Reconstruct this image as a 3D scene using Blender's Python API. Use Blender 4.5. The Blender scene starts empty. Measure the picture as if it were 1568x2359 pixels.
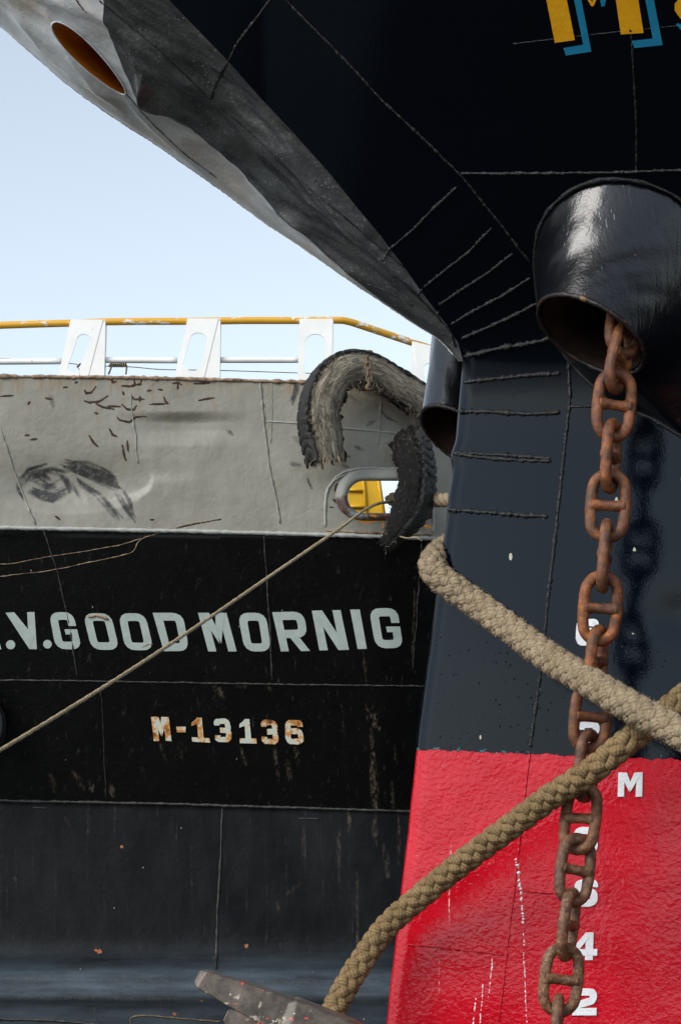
import bpy, math, random
import numpy as np
from mathutils import Vector, Matrix

R = math.radians
rng = np.random.default_rng(7)
random.seed(7)
sc = bpy.context.scene
COL = sc.collection

# ---------------------------------------------------------------- camera
F = 5000.0            # focal length in reference pixels (photograph 1568 px wide)
ZC = 2.6              # eye height over the water
VH = 2000.0           # row of the horizon
cam = bpy.data.cameras.new('camera')
cam.sensor_fit = 'HORIZONTAL'
cam.sensor_width = 24.0
cam.lens = 24.0 * F / 1568.0
cam.shift_y = (VH - 1179.5) / 1568.0
cam.clip_start = 0.1
cam.clip_end = 5000
cam_o = bpy.data.objects.new('camera', cam)
cam_o.location = (0, 0, ZC)
cam_o.rotation_euler = (R(90), 0, 0)
COL.objects.link(cam_o)
sc.camera = cam_o

# ---------------------------------------------------------------- sky, sun, exposure
SUN_EL, SUN_AZ = 38.0, -132.0     # azimuth from +Y, clockwise positive (behind the camera, to the left)
world = bpy.data.worlds.new('World')
sc.world = world
world.use_nodes = True
wn = world.node_tree.nodes
wl = world.node_tree.links
for n in list(wn):
    wn.remove(n)
wo = wn.new('ShaderNodeOutputWorld')
bg = wn.new('ShaderNodeBackground')
sky = wn.new('ShaderNodeTexSky')
sky.sky_type = 'NISHITA'
sky.sun_disc = False
sky.sun_elevation = R(SUN_EL)
sky.sun_rotation = R(SUN_AZ)
sky.air_density = 1.0
sky.dust_density = 1.2
sky.ozone_density = 1.0
sky.altitude = 0
hs = wn.new('ShaderNodeHueSaturation')
hs.inputs['Saturation'].default_value = 0.44
hs.inputs['Value'].default_value = 1.0
bg.inputs['Strength'].default_value = 0.12
wl.new(sky.outputs[0], hs.inputs['Color'])
tint = wn.new('ShaderNodeVectorMath')
tint.operation = 'MULTIPLY'
tint.inputs[1].default_value = (0.95, 0.995, 1.01)
wl.new(hs.outputs[0], tint.inputs[0])
wl.new(tint.outputs[0], bg.inputs['Color'])
wl.new(bg.outputs[0], wo.inputs['Surface'])
sun = bpy.data.lights.new('sun', 'SUN')
sun.energy = 1.25
sun.angle = R(34)
sun.color = (1.0, 0.955, 0.89)
sun_o = bpy.data.objects.new('sun', sun)
sd = Vector((math.sin(R(SUN_AZ)) * math.cos(R(SUN_EL)), math.cos(R(SUN_AZ)) * math.cos(R(SUN_EL)), math.sin(R(SUN_EL))))
sun_o.rotation_euler = sd.to_track_quat('Z', 'Y').to_euler()
sun_o.location = (-4, -6, 12)
COL.objects.link(sun_o)
sc.view_settings.view_transform = 'Standard'
sc.view_settings.look = 'None'
sc.view_settings.gamma = 1.0
sc.view_settings.use_curve_mapping = False
sc.view_settings.exposure = 0.9

# ---------------------------------------------------------------- numeric helpers
def _hash(ix, iy, seed):
    h = (ix.astype(np.int64) * 374761393 + iy.astype(np.int64) * 668265263 + seed * 2147483647) & 0xffffffff
    h = ((h ^ (h >> 13)) * 1274126177) & 0xffffffff
    return ((h ^ (h >> 16)) & 0xffff) / 65535.0

def vnoise(x, y, seed=0):
    x = np.asarray(x, float); y = np.asarray(y, float)
    ix = np.floor(x); iy = np.floor(y)
    fx = x - ix; fy = y - iy
    fx = fx * fx * (3 - 2 * fx); fy = fy * fy * (3 - 2 * fy)
    a = _hash(ix, iy, seed); b = _hash(ix + 1, iy, seed)
    c = _hash(ix, iy + 1, seed); d = _hash(ix + 1, iy + 1, seed)
    return (a + (b - a) * fx) * (1 - fy) + (c + (d - c) * fx) * fy - 0.5

def fbm(x, y, seed=0, oct=4):
    t = 0; a = 1.0
    for k in range(oct):
        t = t + a * vnoise(x * 2 ** k, y * 2 ** k, seed + k)
        a *= 0.5
    return t

def sst(x, a, b):
    t = np.clip((x - a) / (b - a), 0, 1)
    return t * t * (3 - 2 * t)

def pos(u, v, Y):
    u = np.asarray(u, float); v = np.asarray(v, float)
    Y = np.asarray(Y, float) + 0 * u
    return np.stack([(u - 784) * Y / F, Y, ZC + (VH - v) * Y / F], -1)

def onto(H, u, v, off=0.0, Y0=8.0, it=14):
    """where the sight line through (u, v) meets the surface y = H(x, z)"""
    u = np.asarray(u, float); v = np.asarray(v, float)
    Y = np.full(np.broadcast(u, v).shape, Y0)
    for _ in range(it):
        Y = 0.4 * Y + 0.6 * H((u - 784) * Y / F, (VH - v) * Y / F)
    return pos(u, v, Y - off)

def smooth_path(pts, n, closed=False):
    """Catmull-Rom through pts, resampled to n points evenly along its length"""
    P = np.asarray(pts, float)
    m = len(P)
    if closed:
        idx = lambda i: P[i % m]
        segs = m
    else:
        idx = lambda i: P[min(max(i, 0), m - 1)]
        segs = m - 1
    out = []
    for i in range(segs):
        p0, p1, p2, p3 = idx(i - 1), idx(i), idx(i + 1), idx(i + 2)
        for t in np.linspace(0, 1, 16, endpoint=False):
            out.append(0.5 * ((2 * p1) + (-p0 + p2) * t + (2 * p0 - 5 * p1 + 4 * p2 - p3) * t * t + (-p0 + 3 * p1 - 3 * p2 + p3) * t ** 3))
    out.append(idx(segs) if not closed else out[0])
    out = np.array(out)
    d = np.r_[0, np.cumsum(np.linalg.norm(np.diff(out, axis=0), axis=1))]
    s = np.linspace(0, d[-1], n)
    return np.stack([np.interp(s, d, out[:, k]) for k in range(out.shape[1])], -1)

def resample(pts, n):
    P = np.asarray(pts, float)
    d = np.r_[0, np.cumsum(np.linalg.norm(np.diff(P, axis=0), axis=1))]
    s = np.linspace(0, d[-1], n)
    return np.stack([np.interp(s, d, P[:, k]) for k in range(P.shape[1])], -1)

def seg_dist(U, V, pts):
    """distance from grid points to a polyline (and position 0..1 along it)"""
    best = np.full(U.shape, 1e9); along = np.zeros(U.shape)
    n = len(pts) - 1
    for i in range(n):
        (ax, ay), (bx, by) = pts[i], pts[i + 1]
        dx, dy = bx - ax, by - ay
        L = dx * dx + dy * dy + 1e-9
        t = np.clip(((U - ax) * dx + (V - ay) * dy) / L, 0, 1)
        d = np.hypot(U - ax - t * dx, V - ay - t * dy)
        m = d < best
        best = np.where(m, d, best); along = np.where(m, (i + t) / n, along)
    return best, along

# ---------------------------------------------------------------- object helpers
def make_mesh(name, V, faces, mat=None, smooth=True, mi=None, attrs=None):
    me = bpy.data.meshes.new(name)
    V = np.asarray(V, np.float32).reshape(-1, 3)
    if isinstance(faces, np.ndarray):
        k = faces.shape[1]; nf = len(faces)
        me.vertices.add(len(V)); me.vertices.foreach_set('co', V.ravel())
        me.loops.add(nf * k); me.loops.foreach_set('vertex_index', faces.astype(np.int32).ravel())
        me.polygons.add(nf)
        me.polygons.foreach_set('loop_start', np.arange(0, nf * k, k, dtype=np.int32))
        me.update(calc_edges=True)
    else:
        me.from_pydata([tuple(map(float, p)) for p in V], [], [tuple(int(i) for i in f) for f in faces])
        me.update()
    if smooth:
        me.polygons.foreach_set('use_smooth', np.ones(len(me.polygons), bool))
    mats = mat if isinstance(mat, (list, tuple)) else [mat]
    for m in mats:
        if m:
            me.materials.append(m)
    if mi is not None:
        me.polygons.foreach_set('material_index', np.asarray(mi, np.int32))
    if attrs:
        for k, a in attrs.items():
            at = me.attributes.new(k, 'FLOAT', 'POINT')
            at.data.foreach_set('value', np.asarray(a, np.float32).ravel())
    me.validate()
    me.update()
    return me

def link(name, me, parent=None, loc=None):
    o = bpy.data.objects.new(name, me)
    COL.objects.link(o)
    if parent is not None:
        o.parent = parent
        root = parent
        while root.parent is not None:
            root = root.parent
        if parent is root:
            o.matrix_parent_inverse = Matrix.Translation(-Vector(root.location))
    return o

def thing(name, label, cat, loc, group=None):
    o = bpy.data.objects.new(name, None)
    o.empty_display_size = 0.2
    COL.objects.link(o)
    o.location = loc
    o['label'] = label; o['category'] = cat
    if group:
        o['group'] = group
    return o

def grid_faces(nr, nc, keep=None, flip=False, wrap=False):
    i = np.arange(nr - 1)[:, None] * nc; j = np.arange(nc - 1)[None, :]
    a = (i + j); f = np.stack([a, a + nc, a + nc + 1, a + 1], -1).reshape(-1, 4)
    if wrap:
        i = np.arange(nr - 1) * nc
        g = np.stack([i + nc - 1, i + 2 * nc - 1, i + nc, i], -1)
        f = np.concatenate([f, g])
    if flip:
        f = f[:, ::-1]
    if keep is not None:
        f = f[keep.ravel()]
    return f

def grid_mesh(name, P, mat, keep=None, flip=False, attrs=None, wrap=False, smooth=True):
    nr, nc = P.shape[:2]
    return make_mesh(name, P.reshape(-1, 3), grid_faces(nr, nc, keep, flip, wrap), mat, smooth, attrs=attrs)

def frames(P):
    T = np.gradient(P, axis=0)
    T /= np.linalg.norm(T, axis=1)[:, None] + 1e-12
    ref = np.array([0, -1.0, 0.001])
    N = np.zeros_like(P)
    n = ref - T[0] * ref.dot(T[0]); n /= np.linalg.norm(n) + 1e-9
    for i in range(len(P)):
        n = n - T[i] * n.dot(T[i]); n /= np.linalg.norm(n) + 1e-9
        N[i] = n
    B = np.cross(T, N)
    return T, N, B

def tube(P, r, n=8, caps=True, jitter=None, ov=1.0):
    """verts, quads (list) of a tube along P"""
    P = np.asarray(P, float)
    T, N, B = frames(P)
    r = np.broadcast_to(np.asarray(r, float), (len(P),))
    a = np.linspace(0, 2 * math.pi, n, endpoint=False)
    ring = (np.cos(a)[None, :, None] * N[:, None, :] + ov * np.sin(a)[None, :, None] * B[:, None, :])
    rr = r[:, None] * (1 if jitter is None else jitter)
    V = P[:, None, :] + ring * rr[..., None] if np.ndim(rr) == 2 else P[:, None, :] + ring * rr[:, None]
    nr = len(P)
    f = []
    for i in range(nr - 1):
        for j in range(n):
            k = (j + 1) % n
            f.append((i * n + j, i * n + k, (i + 1) * n + k, (i + 1) * n + j))
    V = V.reshape(-1, 3)
    if caps:
        f.append(tuple(range(n - 1, -1, -1)))
        f.append(tuple((nr - 1) * n + j for j in range(n)))
    return V, f

class Bag:
    """collects pieces of one mesh"""
    def __init__(s):
        s.V = []; s.F = []; s.n = 0; s.M = []
    def add(s, V, f, m=0):
        V = np.asarray(V, float).reshape(-1, 3)
        s.V.append(V)
        for q in f:
            s.F.append(tuple(int(i) + s.n for i in q)); s.M.append(m)
        s.n += len(V)
    def tube(s, *a, m=0, **k):
        V, f = tube(*a, **k); s.add(V, f, m)
    def mesh(s, name, mat, smooth=True):
        return make_mesh(name, np.concatenate(s.V), s.F, mat, smooth, mi=s.M if isinstance(mat, (list, tuple)) else None)

def box(c, sx, sy, sz, rot=None):
    V = np.array([[x, y, z] for x in (-1, 1) for y in (-1, 1) for z in (-1, 1)], float) * [sx / 2, sy / 2, sz / 2]
    if rot is not None:
        V = V @ np.array(rot).T
    f = [(0, 1, 3, 2), (4, 6, 7, 5), (0, 4, 5, 1), (2, 3, 7, 6), (0, 2, 6, 4), (1, 5, 7, 3)]
    return V + np.asarray(c, float), f

# ---------------------------------------------------------------- materials
class NT:
    def __init__(s, name):
        s.m = bpy.data.materials.new(name)
        s.m.use_nodes = True
        s.t = s.m.node_tree
        s.b = s.t.nodes['Principled BSDF']
        s.tc = s.t.nodes.new('ShaderNodeTexCoord').outputs['Object']
    def new(s, k, **kw):
        n = s.t.nodes.new(k)
        for a, b in kw.items():
            setattr(n, a, b)
        return n
    def put(s, sock, val):
        if isinstance(val, bpy.types.NodeSocket):
            s.t.links.new(val, sock)
        elif isinstance(val, (tuple, list)) and len(val) == 3 and sock.type == 'RGBA':
            sock.default_value = (*val, 1)
        else:
            sock.default_value = val
    def map(s, scale=(1, 1, 1), rot=(0, 0, 0)):
        n = s.new('ShaderNodeMapping')
        s.t.links.new(s.tc, n.inputs['Vector'])
        n.inputs['Scale'].default_value = scale
        n.inputs['Rotation'].default_value = rot
        return n.outputs[0]
    def noise(s, scale, detail=4, rough=0.5, vec=None, dist=0.0):
        n = s.new('ShaderNodeTexNoise')
        s.t.links.new(vec if vec is not None else s.tc, n.inputs['Vector'])
        n.inputs['Scale'].default_value = scale
        n.inputs['Detail'].default_value = detail
        n.inputs['Roughness'].default_value = rough
        n.inputs['Distortion'].default_value = dist
        return n.outputs['Fac']
    def voro(s, scale, vec=None, feature='F1', rnd=1.0):
        n = s.new('ShaderNodeTexVoronoi', feature=feature)
        s.t.links.new(vec if vec is not None else s.tc, n.inputs['Vector'])
        n.inputs['Scale'].default_value = scale
        n.inputs['Randomness'].default_value = rnd
        return n.outputs['Distance']
    def ramp(s, fac, stops):
        n = s.new('ShaderNodeValToRGB')
        s.t.links.new(fac, n.inputs[0])
        e = n.color_ramp.elements
        e[0].position, e[0].color = stops[0][0], (*stops[0][1], 1) if isinstance(stops[0][1], tuple) else (stops[0][1],) * 3 + (1,)
        e[1].position, e[1].color = stops[1][0], (*stops[1][1], 1) if isinstance(stops[1][1], tuple) else (stops[1][1],) * 3 + (1,)
        for p, c in stops[2:]:
            x = e.new(p)
            x.color = (*c, 1) if isinstance(c, tuple) else (c, c, c, 1)
        return n.outputs[0]
    def math(s, op, a, b=0.0, c=0.0, clamp=False):
        n = s.new('ShaderNodeMath', operation=op, use_clamp=clamp)
        s.put(n.inputs[0], a); s.put(n.inputs[1], b); s.put(n.inputs[2], c)
        return n.outputs[0]
    def mix(s, fac, a, b):
        n = s.new('ShaderNodeMix', data_type='RGBA')
        s.put(n.inputs['Factor'], fac)
        s.put(n.inputs[6], a); s.put(n.inputs[7], b)
        return n.outputs[2]
    def attr(s, name):
        n = s.new('ShaderNodeAttribute', attribute_name=name)
        return n.outputs['Fac']
    def xyz(s):
        n = s.new('ShaderNodeSeparateXYZ')
        s.t.links.new(s.tc, n.inputs[0])
        return n.outputs
    def bump(s, h, strength=0.3, dist=0.01, normal=None):
        n = s.new('ShaderNodeBump')
        s.put(n.inputs['Height'], h)
        n.inputs['Strength'].default_value = strength
        n.inputs['Distance'].default_value = dist
        if normal is not None:
            s.t.links.new(normal, n.inputs['Normal'])
        return n.outputs[0]
    def out(s, color=None, rough=None, normal=None, metal=None, spec=None, coat=None):
        if color is not None: s.put(s.b.inputs['Base Color'], color)
        if rough is not None: s.put(s.b.inputs['Roughness'], rough)
        if normal is not None: s.put(s.b.inputs['Normal'], normal)
        if metal is not None: s.put(s.b.inputs['Metallic'], metal)
        if spec is not None: s.put(s.b.inputs['Specular IOR Level'], spec)
        if coat is not None:
            s.b.inputs['Coat Weight'].default_value = coat
            s.b.inputs['Coat Roughness'].default_value = 0.08
        return s.m

def mat_front_hull():
    n = NT('gloss_hull_paint')
    x, y, z = n.xyz()
    # paint border between the boot top and the black side
    edge = n.math('ADD', n.math('MULTIPLY', n.math('SUBTRACT', x, 0.28), -0.055), ZC + 0.438)
    edge = n.math('ADD', edge, n.math('MULTIPLY', n.math('SUBTRACT', n.noise(45, 4), 0.5), 0.03))
    isred = n.math('LESS_THAN', z, edge)
    lowg = n.math('LESS_THAN', z, n.math('ADD', edge, 0.42))
    red = n.mix(n.ramp(n.noise(6, 5, 0.6), [(0.35, 0.0), (0.7, 1.0)]), (0.45, 0.003, 0.011), (0.54, 0.006, 0.017))
    # scraped pale streaks
    st = n.noise(1.0, 4, 0.6, n.map((28, 28, 1.6)))
    st2 = n.noise(60, 3, 0.7)
    st = n.math('MULTIPLY', n.ramp(st, [(0.70, 0.0), (0.73, 1.0)]), n.ramp(st2, [(0.42, 0.0), (0.55, 1.0)]))
    red = n.mix(st, red, (0.75, 0.5, 0.48))
    blk = n.mix(n.noise(3, 3), (0.0006, 0.0015, 0.0040), (0.0011, 0.0024, 0.0058))
    speck = n.voro(14, n.map((1, 1, 0.45)))
    sp = n.math('MULTIPLY', n.math('MULTIPLY', n.math('LESS_THAN', speck, 0.085), n.math('LESS_THAN', z, ZC + 1.6)), n.math('GREATER_THAN', n.noise(5, 2), 0.52))
    blk = n.mix(sp, blk, (0.45, 0.42, 0.33))
    teal = n.math('LESS_THAN', n.math('ABSOLUTE', n.math('SUBTRACT', z, n.math('ADD', edge, 0.006))), 0.004)
    teal = n.math('MULTIPLY', teal, n.math('GREATER_THAN', n.noise(30, 3), 0.60))
    blk = n.mix(teal, blk, (0.02, 0.14, 0.17))
    col = n.mix(isred, blk, red)
    # relief: orange peel, brush sags, pits
    fine = n.noise(150, 3, 0.55)
    mid = n.noise(1.0, 2, 0.5, n.map((58, 58, 66)), 0.2)
    big = n.noise(5.0, 3, 0.5)
    pit = n.ramp(n.voro(42), [(0.0, 0.0), (0.16, 1.0)])
    pmask = n.ramp(n.noise(3.2, 5, 0.7), [(0.46, 0.0), (0.56, 1.0)])
    pit = n.mix(n.math('MULTIPLY', pmask, lowg), (1, 1, 1), pit)
    rel = n.math('ADD', n.math('MULTIPLY', fine, 0.10), n.math('MULTIPLY', mid, n.math('ADD', n.math('MULTIPLY', isred, 1.15), 0.07)))
    rel = n.math('ADD', rel, n.math('MULTIPLY', pit, 1.5))
    b1 = n.bump(rel, 0.5, 0.005)
    n.b.inputs['Specular Tint'].default_value = (0.74, 0.86, 1.0, 1)
    b2 = n.bump(n.math('MULTIPLY', big, n.math('ADD', isred, 0.14)), 0.5, 0.016, b1)
    rgh = n.math('ADD', n.math('MULTIPLY', n.noise(9, 3), 0.06), n.math('ADD', n.math('MULTIPLY', isred, 0.06), 0.02))
    return n.out(col, rgh, b2, spec=n.math('ADD', n.math('MULTIPLY', isred, 0.16), 0.22))

def mat_black_gloss(name='black_gloss_paint', rough=0.2, bumpd=0.004, rust=False):
    n = NT(name)
    col = n.mix(n.noise(4, 3), (0.002, 0.0026, 0.004), (0.0055, 0.0065, 0.009))
    if rust:
        m = n.ramp(n.noise(16, 5, 0.65), [(0.69, 0.0), (0.72, 1.0)])
        col = n.mix(m, col, (0.35, 0.11, 0.03))
    h = n.math('ADD', n.math('MULTIPLY', n.noise(120, 3), 0.25), n.math('MULTIPLY', n.noise(1, 3, 0.6, n.map((30, 30, 20))), 0.8))
    sag = n.ramp(n.noise(1, 2, 0.5, n.map((45, 45, 3))), [(0.63, 0.0), (0.66, 1.0)])
    h = n.math('ADD', h, n.math('MULTIPLY', sag, 0.16))
    b = n.bump(h, 0.45, bumpd)
    b = n.bump(n.noise(4.0, 2, 0.5), 0.35, 0.02, b)
    return n.out(col, n.math('ADD', n.math('MULTIPLY', n.noise(7, 4), 0.16), rough - 0.08), b, spec=0.72)

def mat_weld():
    n = NT('black_weld_paint')
    b = n.bump(n.noise(140, 4, 0.65), 0.9, 0.006)
    return n.out(n.mix(n.ramp(n.noise(50, 3), [(0.62, 0.0), (0.7, 1.0)]), (0.004, 0.004, 0.005), (0.03, 0.035, 0.045)), 0.22, b)

def mat_nose(base_a, base_b, name, streak=True, warm=False, rough=0.33):
    n = NT(name)
    vec = n.map((1, 1, 1))
    col = n.mix(n.ramp(n.noise(5, 5, 0.62), [(0.3, 0.0), (0.7, 1.0)]), base_a, base_b)
    cb = n.new('ShaderNodeCombineXYZ')
    n.put(cb.inputs[0], n.math('MULTIPLY', n.attr('along'), 5.0)); n.put(cb.inputs[1], n.math('MULTIPLY', n.attr('across'), 20.0))
    dust = n.math('MULTIPLY', n.ramp(n.noise(1, 7, 0.66, cb.outputs[0]), [(0.36, 0.0), (0.66, 1.0)]), n.ramp(n.noise(170, 3, 0.8), [(0.40, 0.25), (0.60, 1.0)]))
    col = n.mix(n.math('MULTIPLY', dust, 0.36), col, (0.34, 0.34, 0.34) if not warm else (0.50, 0.50, 0.50))
    if warm:
        wm = n.ramp(n.noise(3.2, 4, 0.6), [(0.5, 0.0), (0.68, 1.0)])
        col = n.mix(n.math('MULTIPLY', wm, 0.5), col, (0.62, 0.42, 0.27))
    spk = n.math('MULTIPLY', n.math('LESS_THAN', n.voro(70), 0.16), n.math('GREATER_THAN', n.noise(11, 3), 0.52))
    col = n.mix(n.math('MULTIPLY', spk, 0.6), col, (0.08, 0.08, 0.08) if warm else (0.4, 0.42, 0.44))
    b = n.bump(n.noise(90, 4, 0.6), 0.35, 0.004)
    b = n.bump(n.noise(5, 4, 0.6), 0.5, 0.03, b)
    return n.out(col, n.math('ADD', n.math('MULTIPLY', n.noise(12, 4), 0.24), rough - 0.12), b, spec=0.8)

def mat_bulwark():
    n = NT('grey_bulwark_paint')
    col = n.mix(n.ramp(n.noise(2.2, 6, 0.65), [(0.3, 0.0), (0.72, 1.0)]), (0.185, 0.178, 0.145), (0.25, 0.24, 0.20))
    patch = n.ramp(n.noise(1, 3, 0.5, n.map((3, 3, 1.6))), [(0.52, 0.0), (0.56, 1.0)])
    col = n.mix(n.math('MULTIPLY', patch, 0.25), col, (0.28, 0.27, 0.23))
    grime = n.ramp(n.noise(1, 5, 0.6, n.map((22, 22, 1.6))), [(0.52, 0.0), (0.75, 1.0)])
    col = n.mix(n.math('MULTIPLY', grime, 0.35), col, (0.17, 0.165, 0.13))
    dr = n.attr('drip')
    dn = n.ramp(n.noise(1, 5, 0.65, n.map((75, 75, 3.0))), [(0.42, 0.0), (0.66, 1.0)])
    col = n.mix(n.math('MULTIPLY', n.math('MULTIPLY', dr, dn), 0.9, clamp=True), col, (0.22, 0.13, 0.05))
    scf = n.math('MULTIPLY', n.math('MULTIPLY', n.attr('scuff'), 1.35), n.ramp(n.noise(20, 6, 0.78), [(0.30, 0.30), (0.56, 1.0)]), clamp=True)
    col = n.mix(scf, col, (0.018, 0.017, 0.016))
    org = n.attr('orange')
    on = n.math('GREATER_THAN', n.math('MULTIPLY', org, n.math('ADD', n.noise(11, 5, 0.65), 0.45)), 0.5)
    col = n.mix(on, col, (0.70, 0.27, 0.02))
    ru = n.math('ADD', n.attr('rust'), n.math('MULTIPLY', n.math('SUBTRACT', n.noise(26, 5, 0.7), 0.5), 0.9))
    rm = n.ramp(ru, [(0.5, 0.0), (0.58, 1.0)])
    rcol = n.mix(n.ramp(n.noise(40, 4, 0.7), [(0.35, 0.0), (0.62, 1.0)]), (0.007, 0.005, 0.005), (0.05, 0.022, 0.012))
    col = n.mix(rm, col, rcol)
    pk = n.ramp(n.voro(24), [(0.0, 0.0), (0.3, 1.0)])
    pkm = n.ramp(n.noise(3.0, 3, 0.6), [(0.52, 0.0), (0.62, 1.0)])
    h = n.math('ADD', n.math('MULTIPLY', n.noise(45, 5, 0.6), 0.28), n.math('MULTIPLY', n.mix(pkm, (1, 1, 1), pk), 0.5))
    b = n.bump(h, 0.45, 0.008)
    b = n.bump(n.noise(3.5, 4, 0.6), 0.55, 0.03, b)
    b = n.bump(rm, 0.5, -0.004, b)
    return n.out(col, n.mix(rm, (0.42,) * 3, (0.85,) * 3), b, spec=0.45)

def mat_rear_black():
    n = NT('worn_black_hull_paint')
    x, y, z = n.xyz()
    w = n.attr('worn')
    top = n.mix(n.noise(3, 5, 0.6), (0.0009, 0.0009, 0.001), (0.0028, 0.0028, 0.0029))
    low = n.mix(n.ramp(n.noise(1, 6, 0.66, n.map((4, 4, 1.6))), [(0.35, 0.0), (0.75, 1.0)]), (0.003, 0.0036, 0.0046), (0.012, 0.0135, 0.0155))
    col = n.mix(w, top, low)
    band = n.ramp(n.noise(1, 6, 0.7, n.map((0.9, 0.9, 7))), [(0.30, 0.15), (0.72, 1.0)])
    col = n.mix(n.math('MULTIPLY', n.attr('belt'), band), col, (0.085, 0.11, 0.135))  # lighter reflection on the bulging strakes, painted into the base colour
    # pale run-off marks, rust runs, salt blotches
    r1 = n.ramp(n.noise(1, 6, 0.72, n.map((34, 34, 0.9))), [(0.58, 0.0), (0.68, 1.0)])
    r1 = n.math('MULTIPLY', r1, n.ramp(n.noise(20, 4, 0.7), [(0.44, 0.0), (0.6, 1.0)]))
    col = n.mix(n.math('MULTIPLY', r1, 0.24), col, (0.12, 0.115, 0.10))
    stn = n.math('MULTIPLY', n.math('MULTIPLY', n.attr('stain'), 0.72), n.ramp(n.noise(30, 5, 0.72, n.map((1.6, 1.6, 0.6))), [(0.45, 0.0), (0.66, 1.0)]), clamp=True)
    col = n.mix(stn, col, (0.19, 0.15, 0.10))
    dots = n.math('MULTIPLY', n.math('LESS_THAN', n.voro(9, n.map((1, 1, 0.55))), 0.035), n.math('GREATER_THAN', n.noise(2.6, 3), 0.5))
    col = n.mix(dots, col, (0.30, 0.29, 0.25))
    rdot = n.math('ADD', n.attr('rust'), n.math('MULTIPLY', n.math('SUBTRACT', n.noise(22, 5, 0.7), 0.5), 1.3))
    rm = n.ramp(rdot, [(0.5, 0.0), (0.6, 1.0)])
    col = n.mix(rm, col, n.mix(n.noise(18, 3), (0.10, 0.04, 0.02), (0.55, 0.20, 0.09)))
    b = n.bump(n.noise(40, 5, 0.65), 0.4, 0.008)
    b = n.bump(n.noise(2.2, 3), 0.4, 0.03, b)
    return n.out(col, n.math('ADD', n.math('MULTIPLY', n.noise(5, 4), 0.25), 0.32), b, spec=0.12)

def mat_plain(name, a, b, scale=8, rough=0.5, bs=60, bd=0.003, rust=0.0, rust_at=0.66, metal=0, spec=0.5):
    n = NT(name)
    col = n.mix(n.ramp(n.noise(scale, 5, 0.6), [(0.3, 0.0), (0.7, 1.0)]), a, b)
    if rust:
        m = n.ramp(n.noise(rust, 5, 0.7), [(rust_at, 0.0), (rust_at + 0.03, 1.0)])
        col = n.mix(m, col, n.mix(n.noise(rust * 3, 3), (0.05, 0.02, 0.01), (0.30, 0.12, 0.04)))
    return n.out(col, rough, n.bump(n.noise(bs, 4, 0.6), 0.5, bd), metal=metal, spec=spec)

def mat_rail_yellow():
    n = NT('chipped_yellow_rail_paint')
    x, y, z = n.xyz()
    m = n.ramp(n.noise(1, 5, 0.7, n.map((7, 20, 20))), [(0.56, 0.0), (0.60, 1.0)])
    col = n.mix(m, n.mix(n.noise(20, 4), (0.58, 0.29, 0.015), (0.72, 0.38, 0.03)), (0.78, 0.78, 0.75))
    r = n.ramp(n.noise(14, 5, 0.7), [(0.67, 0.0), (0.70, 1.0)])
    col = n.mix(r, col, (0.12, 0.05, 0.02))
    return n.out(col, 0.45, n.bump(m, 0.5, 0.003))

def mat_rusty_iron():
    n = NT('rusty_chain_iron')
    inf = n.new('ShaderNodeObjectInfo')
    off = n.new('ShaderNodeVectorMath', operation='ADD')
    n.t.links.new(n.tc, off.inputs[0]); n.t.links.new(inf.outputs['Location'], off.inputs[1])
    v = off.outputs[0]
    c1 = n.ramp(n.noise(26, 6, 0.68, v), [(0.30, (0.030, 0.011, 0.006)), (0.45, (0.13, 0.040, 0.013)), (0.57, (0.27, 0.082, 0.020)), (0.72, (0.48, 0.19, 0.05))])
    sepz = n.new('ShaderNodeSeparateXYZ')
    n.t.links.new(inf.outputs['Location'], sepz.inputs[0])
    low = n.ramp(n.math('SUBTRACT', ZC + 0.62, sepz.outputs['Z']), [(0.0, 0.0), (0.6, 1.0)])
    c2 = n.ramp(n.noise(60, 5, 0.7, v), [(0.38, (0.035, 0.016, 0.009)), (0.50, (0.13, 0.055, 0.022)), (0.64, (0.30, 0.20, 0.11))])
    col = n.mix(n.math('MULTIPLY', low, 0.75), c1, c2)
    edge = n.ramp(n.noise(9, 5, 0.65, v), [(0.60, 0.0), (0.68, 1.0)])
    col = n.mix(n.math('MULTIPLY', edge, 0.5), col, (0.10, 0.045, 0.03))
    col = n.mix(n.math('MULTIPLY', inf.outputs['Random'], 0.75), col, n.ramp(n.noise(40, 5, 0.7, v), [(0.4, (0.03, 0.013, 0.008)), (0.66, (0.20, 0.09, 0.045))]))
    b = n.bump(n.noise(170, 5, 0.7, v), 0.8, 0.004)
    b = n.bump(n.noise(35, 3, 0.6, v), 0.6, 0.006, b)
    rg = n.math('ADD', n.math('MULTIPLY', n.noise(50, 4, 0.6, v), 0.6), 0.16)
    return n.out(col, rg, b, spec=0.5)

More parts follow.
